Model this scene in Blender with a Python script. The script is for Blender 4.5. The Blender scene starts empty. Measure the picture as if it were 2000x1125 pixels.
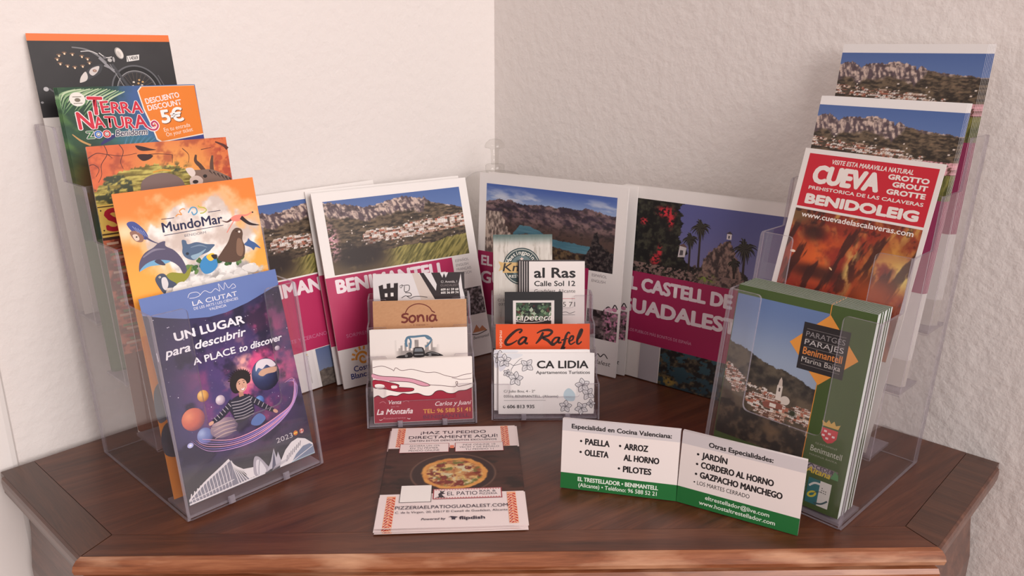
import bpy, math, random
import numpy as np
from mathutils import Vector, Matrix
from mathutils.geometry import tessellate_polygon

SC = bpy.context.scene
COL = SC.collection
TZ = 0.80                      # height of the table top above the floor

# ---------------------------------------------------------------- camera
cam_d = bpy.data.cameras.new('camera')
cam = bpy.data.objects.new('camera', cam_d)
COL.objects.link(cam)
SC.camera = cam
cam_d.sensor_fit = 'HORIZONTAL'
cam_d.sensor_width = 36.0
cam_d.lens = 1550.0 / 2000.0 * 36.0
cam_d.clip_start = 0.01
_yaw, _pit, _rol = 0.022589, 0.297813, 0.002359
_F = Vector((math.sin(_yaw) * math.cos(_pit), math.cos(_yaw) * math.cos(_pit), -math.sin(_pit)))
_R = Vector((math.cos(_yaw), -math.sin(_yaw), 0))
_U = _R.cross(_F)
_c, _s = math.cos(_rol), math.sin(_rol)
_R2 = _c * _R + _s * _U
_U2 = -_s * _R + _c * _U
cam.matrix_world = Matrix(((_R2.x, _U2.x, -_F.x, -0.000631), (_R2.y, _U2.y, -_F.y, -0.950113),
                           (_R2.z, _U2.z, -_F.z, 0.317763 + TZ), (0, 0, 0, 1)))

# ---------------------------------------------------------------- light
SC.view_settings.view_transform = 'Standard'
SC.view_settings.look = 'None'
SC.view_settings.gamma = 1.0
SC.view_settings.use_curve_mapping = False
SC.view_settings.exposure = 0.0
SC.cycles.transparent_max_bounces = 40
SC.cycles.max_bounces = 12
SC.cycles.diffuse_bounces = 5

W = bpy.data.worlds.new('room_light')
SC.world = W
W.use_nodes = True
_bg = W.node_tree.nodes['Background']
_bg.inputs['Color'].default_value = (1.0, 0.925, 0.905, 1)
_bg.inputs['Strength'].default_value = 0.37

def area_light(name, loc, target, sx, sy, power, color):
    d = bpy.data.lights.new(name, 'AREA')
    d.shape = 'RECTANGLE'
    d.size, d.size_y = sx, sy
    d.energy = power
    d.color = color
    o = bpy.data.objects.new(name, d)
    COL.objects.link(o)
    o.location = loc
    o.rotation_euler = (Vector(target) - Vector(loc)).to_track_quat('-Z', 'Y').to_euler()
    return o
# daylight from the room's window, off to the right behind the camera
area_light('window_daylight', (1.35, -2.3, TZ + 0.95), (0, -0.2, TZ + 0.1), 1.6, 1.4, 57, (1.0, 0.925, 0.90))

# ---------------------------------------------------------------- materials
def new_mat(name):
    m = bpy.data.materials.new(name)
    m.use_nodes = True
    nt = m.node_tree
    return m, nt, nt.nodes['Principled BSDF']

def lin(c):
    a = np.asarray(c, dtype=np.float64) / 255.0
    return np.where(a <= 0.04045, a / 12.92, ((a + 0.055) / 1.055) ** 2.4)

def lin4(c):
    l = lin(c)
    return (float(l[0]), float(l[1]), float(l[2]), 1.0)

def mat_print():
    m, nt, b = new_mat('printed_paper')
    a = nt.nodes.new('ShaderNodeAttribute')
    a.attribute_name = 'ink'
    nt.links.new(a.outputs['Color'], b.inputs['Base Color'])
    b.inputs['Roughness'].default_value = 0.42
    b.inputs['Specular IOR Level'].default_value = 0.35
    return m

def mat_plain(name, c, rough=0.6, spec=0.3):
    m, nt, b = new_mat(name)
    n = nt.nodes.new('ShaderNodeTexNoise')
    n.inputs['Scale'].default_value = 90
    mx = nt.nodes.new('ShaderNodeMix')
    mx.data_type = 'RGBA'
    l = lin4(c)
    mx.inputs['A'].default_value = l
    mx.inputs['B'].default_value = (l[0] * 0.94, l[1] * 0.94, l[2] * 0.94, 1)
    nt.links.new(n.outputs['Fac'], mx.inputs['Factor'])
    nt.links.new(mx.outputs['Result'], b.inputs['Base Color'])
    b.inputs['Roughness'].default_value = rough
    b.inputs['Specular IOR Level'].default_value = spec
    return m

def mat_wall(name, c, bump=0.32, scale=105):
    m, nt, b = new_mat(name)
    tc = nt.nodes.new('ShaderNodeTexCoord')
    n1 = nt.nodes.new('ShaderNodeTexNoise')
    n1.inputs['Scale'].default_value = scale
    n1.inputs['Detail'].default_value = 5
    n1.inputs['Roughness'].default_value = 0.55
    n2 = nt.nodes.new('ShaderNodeTexNoise')
    n2.inputs['Scale'].default_value = 4
    n2.inputs['Detail'].default_value = 3
    nt.links.new(tc.outputs['Object'], n1.inputs['Vector'])
    nt.links.new(tc.outputs['Object'], n2.inputs['Vector'])
    ad = nt.nodes.new('ShaderNodeMath')
    ad.operation = 'MULTIPLY_ADD'
    ad.inputs[1].default_value = 1.6
    nt.links.new(n2.outputs['Fac'], ad.inputs[0])
    nt.links.new(n1.outputs['Fac'], ad.inputs[2])
    bp = nt.nodes.new('ShaderNodeBump')
    bp.inputs['Strength'].default_value = bump
    bp.inputs['Distance'].default_value = 0.004
    nt.links.new(ad.outputs[0], bp.inputs['Height'])
    nt.links.new(bp.outputs['Normal'], b.inputs['Normal'])
    mx = nt.nodes.new('ShaderNodeMix')
    mx.data_type = 'RGBA'
    l = lin4(c)
    mx.inputs['A'].default_value = l
    mx.inputs['B'].default_value = (l[0] * 0.95, l[1] * 0.945, l[2] * 0.94, 1)
    nt.links.new(n2.outputs['Fac'], mx.inputs['Factor'])
    nt.links.new(mx.outputs['Result'], b.inputs['Base Color'])
    b.inputs['Roughness'].default_value = 0.85
    b.inputs['Specular IOR Level'].default_value = 0.15
    return m

def mat_wood(name, dark, mid, light, rot=0.0, rough=0.34, stretch=14.0, worn=None, coat=0.25):
    m, nt, b = new_mat(name)
    tc = nt.nodes.new('ShaderNodeTexCoord')
    mp = nt.nodes.new('ShaderNodeMapping')
    mp.inputs['Rotation'].default_value = (0, 0, rot)
    mp2 = nt.nodes.new('ShaderNodeMapping')
    mp2.inputs['Scale'].default_value = (1.0, stretch, stretch)
    nt.links.new(tc.outputs['Object'], mp.inputs['Vector'])
    nt.links.new(mp.outputs['Vector'], mp2.inputs['Vector'])
    n = nt.nodes.new('ShaderNodeTexNoise')
    n.inputs['Scale'].default_value = 7
    n.inputs['Detail'].default_value = 9
    n.inputs['Roughness'].default_value = 0.65
    n.inputs['Distortion'].default_value = 0.4
    nt.links.new(mp2.outputs['Vector'], n.inputs['Vector'])
    n2 = nt.nodes.new('ShaderNodeTexNoise')
    n2.inputs['Scale'].default_value = 60
    n2.inputs['Detail'].default_value = 4
    nt.links.new(mp2.outputs['Vector'], n2.inputs['Vector'])
    mm = nt.nodes.new('ShaderNodeMath')
    mm.operation = 'MULTIPLY_ADD'
    mm.inputs[1].default_value = 0.3
    nt.links.new(n2.outputs['Fac'], mm.inputs[0])
    nt.links.new(n.outputs['Fac'], mm.inputs[2])
    r = nt.nodes.new('ShaderNodeValToRGB')
    e = r.color_ramp.elements
    e[0].position = 0.42
    e[0].color = lin4(dark)
    e[1].position = 0.88
    e[1].color = lin4(light)
    k = e.new(0.64)
    k.color = lin4(mid)
    nt.links.new(mm.outputs[0], r.inputs['Fac'])
    out = r.outputs['Color']
    if worn:
        n3 = nt.nodes.new('ShaderNodeTexNoise')
        n3.inputs['Scale'].default_value = 14
        n3.inputs['Detail'].default_value = 6
        mp3 = nt.nodes.new('ShaderNodeMapping')
        mp3.inputs['Scale'].default_value = (1, 5, 5)
        nt.links.new(tc.outputs['Object'], mp3.inputs['Vector'])
        nt.links.new(mp3.outputs['Vector'], n3.inputs['Vector'])
        r3 = nt.nodes.new('ShaderNodeValToRGB')
        r3.color_ramp.elements[0].position = 0.5
        r3.color_ramp.elements[1].position = 0.72
        nt.links.new(n3.outputs['Fac'], r3.inputs['Fac'])
        mx = nt.nodes.new('ShaderNodeMix')
        mx.data_type = 'RGBA'
        mx.inputs['B'].default_value = lin4(worn)
        nt.links.new(r3.outputs['Color'], mx.inputs['Factor'])
        nt.links.new(out, mx.inputs['A'])
        out = mx.outputs['Result']
    nt.links.new(out, b.inputs['Base Color'])
    bp = nt.nodes.new('ShaderNodeBump')
    bp.inputs['Strength'].default_value = 0.08
    bp.inputs['Distance'].default_value = 0.001
    nt.links.new(mm.outputs[0], bp.inputs['Height'])
    nt.links.new(bp.outputs['Normal'], b.inputs['Normal'])
    b.inputs['Roughness'].default_value = rough
    b.inputs['Coat Weight'].default_value = coat
    b.inputs['Coat Roughness'].default_value = 0.25
    return m

def mat_clear(name, tint, gloss=1.0, diffuse=0.0, dcol=(235, 228, 235), rough=0.03):
    # thin clear plastic: light passes straight through, the surface mirrors by Fresnel
    m = bpy.data.materials.new(name)
    m.use_nodes = True
    nt = m.node_tree
    nt.nodes.clear()
    o = nt.nodes.new('ShaderNodeOutputMaterial')
    t = nt.nodes.new('ShaderNodeBsdfTransparent')
    t.inputs['Color'].default_value = (*tint, 1)
    body = t.outputs[0]
    if diffuse:
        d = nt.nodes.new('ShaderNodeBsdfDiffuse')
        d.inputs['Color'].default_value = lin4(dcol)
        mx = nt.nodes.new('ShaderNodeMixShader')
        mx.inputs['Fac'].default_value = diffuse
        nt.links.new(t.outputs[0], mx.inputs[1])
        nt.links.new(d.outputs[0], mx.inputs[2])
        body = mx.outputs[0]
    g = nt.nodes.new('ShaderNodeBsdfGlossy')
    g.inputs['Roughness'].default_value = rough
    # Schlick reflectance of a thin sheet, the same from either side
    lw = nt.nodes.new('ShaderNodeLayerWeight')
    lw.inputs['Blend'].default_value = 0.5
    pw = nt.nodes.new('ShaderNodeMath')
    pw.operation = 'POWER'
    pw.inputs[1].default_value = 5.0
    nt.links.new(lw.outputs['Facing'], pw.inputs[0])
    mu = nt.nodes.new('ShaderNodeMath')
    mu.operation = 'MULTIPLY_ADD'
    mu.inputs[1].default_value = 0.8 * gloss
    mu.inputs[2].default_value = 0.035 * gloss
    nt.links.new(pw.outputs[0], mu.inputs[0])
    mx2 = nt.nodes.new('ShaderNodeMixShader')
    nt.links.new(mu.outputs[0], mx2.inputs['Fac'])
    nt.links.new(body, mx2.inputs[1])
    nt.links.new(g.outputs[0], mx2.inputs[2])
    nt.links.new(mx2.outputs[0], o.inputs['Surface'])
    return m

M_PRINT = mat_print()
M_WALL = mat_wall('white_plaster', (238, 231, 227))
M_TRIM = mat_wall('smooth_white_paint', (240, 234, 230), bump=0.04)
M_FLOOR = mat_plain('terracotta_floor', (150, 105, 85), 0.6)
M_PAPER = mat_plain('paper_stock', (232, 226, 222), 0.7)
M_TOP = mat_wood('dark_varnished_wood', (58, 27, 14), (83, 42, 24), (108, 60, 37), rot=-0.6, coat=0.15)
M_EDGE = mat_wood('dark_edge_wood', (60, 30, 16), (88, 46, 27), (112, 64, 40), coat=0.15)
M_EDGE_SIDE = mat_wood('dark_side_edge_wood', (54, 29, 18), (76, 43, 27), (98, 58, 38), rot=0.8)
M_MOULD = mat_wood('orange_brown_moulding_wood', (98, 52, 28), (142, 82, 50), (174, 112, 76), worn=(204, 154, 120), rough=0.4)
M_SIDE = mat_wood('dark_side_wood', (60, 32, 22), (84, 48, 34), (110, 70, 52), rot=0.8)
M_ACR = mat_clear('clear_acrylic', (0.990, 0.985, 0.988), diffuse=0.006)
M_ACR_EDGE = mat_clear('acrylic_edge', (0.70, 0.67, 0.71), diffuse=0.26, dcol=(214, 204, 214), rough=0.12)
M_GLASS = mat_clear('clear_bottle_glass', (0.955, 0.952, 0.945), gloss=0.9)

# ---------------------------------------------------------------- mesh helpers
def link(o, parent=None):
    COL.objects.link(o)
    if parent is not None:
        o.parent = parent
    return o

def thing(name, label, cat, mw=None, group=None):
    o = bpy.data.objects.new(name, None)
    o.empty_display_size = 0.02
    COL.objects.link(o)
    if mw is not None:
        o.matrix_world = mw
    tag(o, label, cat, group)
    return o

def tag(o, label, cat, group=None):
    o['label'] = label
    o['category'] = cat
    if group:
        o['group'] = group
    return o

def dup(root, label=None, group=None):
    r = root.copy()
    COL.objects.link(r)
    if label:
        r['label'] = label
    if group:
        r['group'] = group
    for ch in list(root.children):
        c = ch.copy()
        COL.objects.link(c)
        c.parent = r
        for g in list(ch.children):
            d = g.copy()
            COL.objects.link(d)
            d.parent = c
    return r

def mesh_obj(name, verts, faces, mats, parent=None, midx=None, smooth=False):
    me = bpy.data.meshes.new(name)
    me.from_pydata([tuple(v) for v in verts], [], [tuple(f) for f in faces])
    for m in (mats if isinstance(mats, (list, tuple)) else [mats]):
        me.materials.append(m)
    if midx is not None:
        for p, i in zip(me.polygons, midx):
            p.material_index = i
    if smooth:
        for p in me.polygons:
            p.use_smooth = True
    me.update()
    return link(bpy.data.objects.new(name, me), parent)

def extrude_poly(poly, to3, depth_vec):
    """a planar outline (list of 2D points) pushed along depth_vec; returns verts, faces, edge flags"""
    n = len(poly)
    tri = tessellate_polygon([[Vector((p[0], p[1], 0)) for p in poly]])
    a = [Vector(to3(*p)) for p in poly]
    b = [v + depth_vec for v in a]
    faces, flag = [], []
    for t in tri:
        faces.append((t[0], t[1], t[2])); flag.append(0)
        faces.append((n + t[2], n + t[1], n + t[0])); flag.append(0)
    for i in range(n):
        j = (i + 1) % n
        faces.append((i, j, n + j, n + i)); flag.append(1)
    return a + b, faces, flag

def fix_normals(o):
    import bmesh
    bm = bmesh.new()
    bm.from_mesh(o.data)
    bmesh.ops.recalc_face_normals(bm, faces=bm.faces)
    bm.to_mesh(o.data)
    bm.free()
    return o

def plate(name, poly, to3, depth_vec, mats, parent):
    v, f, g = extrude_poly(poly, to3, Vector(depth_vec))
    return fix_normals(mesh_obj(name, v, f, mats, parent, g))

def box_vf(x0, x1, y0, y1, z0, z1):
    v = [(x0, y0, z0), (x1, y0, z0), (x1, y1, z0), (x0, y1, z0), (x0, y0, z1), (x1, y0, z1), (x1, y1, z1), (x0, y1, z1)]
    f = [(0, 3, 2, 1), (4, 5, 6, 7), (0, 1, 5, 4), (1, 2, 6, 5), (2, 3, 7, 6), (3, 0, 4, 7)]
    return v, f

def pose(x, y, z, yaw, lean=0.0, roll=0.0):
    """sheet frame: local X along the width, local Z up the sheet, local Y to the back"""
    ux = Vector((math.cos(yaw), math.sin(yaw), 0))
    ub = Vector((-math.sin(yaw), math.cos(yaw), 0))
    up = math.cos(lean) * Vector((0, 0, 1)) + math.sin(lean) * ub
    c, s = math.cos(roll), math.sin(roll)
    ex = c * ux + s * up
    ez = -s * ux + c * up
    ey = ez.cross(ex)
    return Matrix(((ex.x, ey.x, ez.x, x), (ex.y, ey.y, ez.y, y), (ex.z, ey.z, ez.z, z + TZ), (0, 0, 0, 1)))

def in_pocket(H, k, xx, s, dy, lean, roll, dz=0.0, z0=0.0034):
    hx, hy, hyaw, al, D, Hs = H[:6]
    z = k * Hs + z0 + max(dz, 0.0) + abs(roll) * 0.053
    d = k * D + z * math.tan(al) + s
    x = hx + math.cos(hyaw) * xx - math.sin(hyaw) * d
    y = hy + math.sin(hyaw) * xx + math.cos(hyaw) * d
    return pose(x, y, z, hyaw + dy, lean, roll)
# ---------------------------------------------------------------- print artwork
def hsh(ix, iy, s):
    v = np.sin(ix * 127.1 + iy * 311.7 + s * 74.7) * 43758.5453
    return v - np.floor(v)

def vnoise(x, y, s=0):
    ix, iy = np.floor(x), np.floor(y)
    fx, fy = x - ix, y - iy
    fx, fy = fx * fx * (3 - 2 * fx), fy * fy * (3 - 2 * fy)
    a, b = hsh(ix, iy, s), hsh(ix + 1, iy, s)
    c, d = hsh(ix, iy + 1, s), hsh(ix + 1, iy + 1, s)
    return (a * (1 - fx) + b * fx) * (1 - fy) + (c * (1 - fx) + d * fx) * fy

def fbm(x, y, s=0, o=5):
    t, a, n = 0, 0.5, 0
    for i in range(o):
        t = t + a * vnoise(x * 2 ** i, y * 2 ** i, s + i * 13)
        n += a
        a *= 0.55
    return t / n

def mix(a, b, t):
    t = np.clip(np.asarray(t, float), 0, 1)[..., None]
    return np.asarray(a, float) * (1 - t) + np.asarray(b, float) * t

def sm(a, b, x):
    t = np.clip((x - a) / (b - a), 0, 1)
    return t * t * (3 - 2 * t)

def ell_mask(X, Y, cx, cy, rx, ry, soft=0.1):
    return 1 - sm(1 - soft, 1 + soft, np.hypot((X - cx) / rx, (Y - cy) / ry))

def town(X, Y, size, seed=0):
    """little jumbled houses: colour field"""
    jx = X / size + 0.35 * hsh(np.floor(Y / size * 1.6), 0 * Y, seed + 3)
    jy = Y / size * 1.6
    ix, iy = np.floor(jx), np.floor(jy)
    r = hsh(ix, iy, seed)
    fx, fy = jx - ix, jy - iy
    c = np.where((r < 0.42)[..., None], (232, 222, 214), np.where((r < 0.62)[..., None], (205, 178, 158),
        np.where((r < 0.75)[..., None], (176, 112, 92), (92, 74, 62))))
    win = ((np.abs(fx - 0.35) < 0.1) | (np.abs(fx - 0.72) < 0.09)) & (np.abs(fy - 0.45) < 0.2) & (r < 0.62)
    c = np.where(win[..., None], (110, 95, 90), c)
    roof = (fy > 0.8)
    c = np.where(roof[..., None], (150, 98, 82), c)
    return c

_txt = {}
def glyphs(s, bold):
    key = (s, round(bold, 4))
    if key in _txt:
        return _txt[key]
    cu = bpy.data.curves.new('tmp', 'FONT')
    cu.body = s
    cu.fill_mode = 'FRONT'
    cu.resolution_u = 3
    cu.offset = bold
    ob = bpy.data.objects.new('tmp', cu)
    me = ob.to_mesh()
    n = len(me.vertices)
    v = np.zeros(n * 3)
    me.vertices.foreach_get('co', v)
    v = v.reshape(-1, 3)[:, :2].copy()
    f = [tuple(p.vertices) for p in me.polygons]
    ob.to_mesh_clear()
    bpy.data.objects.remove(ob)
    bpy.data.curves.remove(cu)
    _txt[key] = (v, f)
    return v, f

CAPH = None

class Art:
    """flat artwork in millimetres on a w x h sheet (origin bottom left)"""
    def __init__(self, w, h, paper=(238, 232, 228), t=0.3):
        self.w, self.h, self.paper, self.t = w, h, paper, t
        self.V, self.T, self.Q, self.C = [], [], [], []
        self.n, self.z = 0, 0.02
    def up(self, d=0.0):
        self.z += 0.008
        return self
    def _add(self, v2, col, tris=None, quads=None):
        v2 = np.asarray(v2, float)
        k = len(v2)
        self.V.append(np.column_stack([v2, np.full(k, self.z)]))
        c = np.asarray(col, float)
        self.C.append(np.tile(c, (k, 1)) if c.ndim == 1 else c)
        if tris is not None and len(tris):
            self.T.append(np.asarray(tris, np.int64) + self.n)
        if quads is not None and len(quads):
            self.Q.append(np.asarray(quads, np.int64) + self.n)
        self.n += k
        self.z += 0.0012
    def img(self, x0, y0, x1, y1, res, fn):
        nx, ny = max(2, int(round((x1 - x0) / res)) + 1), max(2, int(round((y1 - y0) / res)) + 1)
        X, Y = np.meshgrid(np.linspace(x0, x1, nx), np.linspace(y0, y1, ny))
        c = np.clip(fn(X, Y), 0, 255)
        i = np.arange(nx * ny).reshape(ny, nx)
        q = np.stack([i[:-1, :-1], i[:-1, 1:], i[1:, 1:], i[1:, :-1]], -1).reshape(-1, 4)
        self._add(np.column_stack([X.ravel(), Y.ravel()]), c.reshape(-1, 3), quads=q)
        return self.up()
    def poly(self, pts, c):
        t = tessellate_polygon([[Vector((p[0], p[1], 0)) for p in pts]])
        self._add(pts, c, tris=[tuple(x) for x in t])
        return self
    def rect(self, x0, y0, x1, y1, c):
        self._add([(x0, y0), (x1, y0), (x1, y1), (x0, y1)], c, quads=[(0, 1, 2, 3)])
        return self
    def ell(self, cx, cy, rx, ry, c, rot=0, n=28):
        cr, sr = math.cos(rot), math.sin(rot)
        p = [(cx + cr * rx * math.cos(a) - sr * ry * math.sin(a), cy + sr * rx * math.cos(a) + cr * ry * math.sin(a))
             for a in np.linspace(0, 2 * math.pi, n, endpoint=False)]
        self._add(p + [(cx, cy)], c, tris=[(i, (i + 1) % n, n) for i in range(n)])
        return self
    def blob(self, pts, c, k=5):
        return self.poly(smooth_pts(pts, k, True), c)
    def stroke(self, pts, w, c, k=6, closed=False):
        P = np.asarray(smooth_pts(pts, k, closed), float)
        if closed:
            P = np.vstack([P, P[:1]])
        m = len(P)
        ws = np.interp(np.linspace(0, 1, m), np.linspace(0, 1, len(w)), w) if hasattr(w, '__len__') else np.full(m, w)
        d = np.gradient(P, axis=0)
        l = np.hypot(d[:, 0], d[:, 1])[:, None]
        d = d / np.where(l == 0, 1, l)
        nrm = np.column_stack([-d[:, 1], d[:, 0]]) * ws[:, None] / 2
        V = np.vstack([P + nrm, P - nrm])
        q = [(i, i + 1, m + i + 1, m + i) for i in range(m - 1)]
        self._add(V, c, quads=q)
        return self
    def line(self, x0, y0, x1, y1, w, c):
        return self.stroke([(x0, y0), (x1, y1)], w, c, k=1)
    def text(self, s, x, y, h, c, w=None, bold=0.0, shear=0.0, rot=0.0, al='l', fx=1.0):
        if bold:
            # heavier strokes: the same letters laid several times, slightly shifted
            b = bold * h * 1.15
            n = 8 if bold > .03 else 4
            for i in range(n):
                q = 2 * math.pi * i / n
                self.text(s, x + b * math.cos(q), y + b * .8 * math.sin(q), h, c, w, 0.0, shear, rot, al, fx)
            return self
        global CAPH
        if CAPH is None:
            CAPH = glyphs('H', 0)[0][:, 1].max()
        v0, _ = glyphs(s, 0.0)
        v, f = glyphs(s, bold)
        if len(v) == 0:
            return self
        sy = h / CAPH
        bx0, bx1 = v0[:, 0].min(), v0[:, 0].max()
        sx = sy * fx if w is None else w / (bx1 - bx0)
        px, py = (v[:, 0] - bx0) * sx, v[:, 1] * sy
        wd = (bx1 - bx0) * sx
        if al == 'c':
            px = px - wd / 2
        elif al == 'r':
            px = px - wd
        px = px + shear * py
        cr, sr = math.cos(rot), math.sin(rot)
        P = np.column_stack([x + cr * px - sr * py, y + sr * px + cr * py])
        t = []
        for g in f:
            for i in range(1, len(g) - 1):
                t.append((g[0], g[i], g[i + 1]))
        self._add(P, c, tris=t)
        return self
    def arc_text(self, s, cx, cy, r, a0, a1, h, c, bold=0.0):
        for i, ch in enumerate(s):
            if ch == ' ':
                continue
            a = a0 + (a1 - a0) * i / max(1, len(s) - 1)
            self.text(ch, cx + r * math.cos(a), cy + r * math.sin(a), h, c, bold=bold, rot=a - math.pi / 2, al='c')
        return self
    def mesh(self, name, corner=0.0):
        """the sheet itself (thickness t mm, front at local y = 0) with the print on it"""
        w, h, t = self.w, self.h, self.t
        if corner:
            out = []
            for cx, cy, a in ((w - corner, corner, -90), (w - corner, h - corner, 0), (corner, h - corner, 90), (corner, corner, 180)):
                for i in range(5):
                    q = math.radians(a + 22.5 * i)
                    out.append((cx + corner * math.cos(q), cy + corner * math.sin(q)))
        else:
            out = [(0, 0), (w, 0), (w, h), (0, h)]
        n = len(out)
        V = [np.array([(p[0], p[1], 0.0) for p in out] + [(p[0], p[1], -t) for p in out])] + self.V
        C = [np.tile(np.asarray(self.paper, float), (2 * n, 1))] + self.C
        tr, qd = [], []
        for i in range(1, n - 1):
            tr += [(0, i, i + 1), (n, n + i + 1, n + i)]
        for i in range(n):
            j = (i + 1) % n
            qd.append((i, n + i, n + j, j))
        T = [np.array(tr, np.int64)] + [x + 2 * n for x in self.T]
        Q = [np.array(qd, np.int64)] + [x + 2 * n for x in self.Q]
        V, C, T, Q = np.vstack(V), np.vstack(C), np.vstack(T), np.vstack(Q)
        me = bpy.data.meshes.new(name)
        me.vertices.add(len(V))
        co = np.column_stack([(V[:, 0] - w / 2) * 1e-3, -V[:, 2] * 1e-3, V[:, 1] * 1e-3])
        me.vertices.foreach_set('co', co.ravel())
        nl = len(T) * 3 + len(Q) * 4
        me.loops.add(nl)
        me.loops.foreach_set('vertex_index', np.concatenate([T.ravel(), Q.ravel()]).astype(np.int32))
        me.polygons.add(len(T) + len(Q))
        st = np.concatenate([np.arange(len(T)) * 3, len(T) * 3 + np.arange(len(Q)) * 4]).astype(np.int32)
        me.polygons.foreach_set('loop_start', st)
        me.update(calc_edges=True)
        a = me.attributes.new('ink', 'FLOAT_COLOR', 'POINT')
        L = lin(np.clip(C, 0, 255))
        a.data.foreach_set('color', np.column_stack([L, np.ones(len(L))]).astype(np.float32).ravel())
        me.materials.append(M_PRINT)
        me.validate()
        return me

def smooth_pts(pts, k=6, closed=False):
    P = [np.asarray(p, float) for p in pts]
    n = len(P)
    if k <= 1 or n < 3:
        return [tuple(p) for p in P]
    out = []
    rng = range(n) if closed else range(n - 1)
    for i in rng:
        p0 = P[(i - 1) % n] if closed or i > 0 else P[0]
        p1, p2 = P[i], P[(i + 1) % n]
        p3 = P[(i + 2) % n] if closed or i + 2 < n else P[-1]
        for j in range(k):
            t = j / k
            out.append(tuple(0.5 * ((2 * p1) + (p2 - p0) * t + (2 * p0 - 5 * p1 + 4 * p2 - p3) * t * t + (3 * p1 - p0 - 3 * p2 + p3) * t ** 3)))
    if not closed:
        out.append(tuple(P[-1]))
    return out

def leaflet(name, label, cat, art, mw, pages_t, group=None, pages_mat=None, corner=0.0, inset=0.4):
    """thing > front_cover (printed sheet) + inner_pages (the folded paper behind it)"""
    r = thing(name, label, cat, mw, group)
    link(bpy.data.objects.new('front_cover', art.mesh('front_cover', corner)), r)
    y0 = (art.t + 0.06) * 1e-3
    hw, i = art.w / 2e3, inset * 1e-3
    v, f = box_vf(-hw + i * 0.3, hw - i, y0, y0 + pages_t * 1e-3, 0.0002, art.h * 1e-3 - i)
    mesh_obj('inner_pages', v, f, pages_mat or M_PAPER, r)
    return r

def card(name, label, cat, art, mw, group=None, corner=0.0):
    o = bpy.data.objects.new(name, art.mesh(name, corner))
    COL.objects.link(o)
    o.matrix_world = mw
    return tag(o, label, cat, group)

def behind(src, n, step, labels, group, jitter=0.0, seed=1, lean=0.0, dx=0.0):
    """n copies of a sheet packed behind it, each step metres further back"""
    rnd = random.Random(seed)
    m = src.matrix_world.copy()
    src_m = m.copy()
    back = Vector((m.col[1][0], m.col[1][1], 0)).normalized()
    right = Vector(m.col[0][:3])
    out = []
    for i in range(n):
        c = dup(src, labels[i] if isinstance(labels, list) else labels, group)
        mm = src_m.copy()
        mm.translation = src_m.translation + back * step * (i + 1) + right * (dx * (i + 1) + rnd.uniform(-jitter, jitter))
        c.matrix_world = mm
        out.append(c)
    return out
WHT = (240, 234, 230)
BLK = (34, 30, 32)
MAG = (184, 42, 92)

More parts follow.
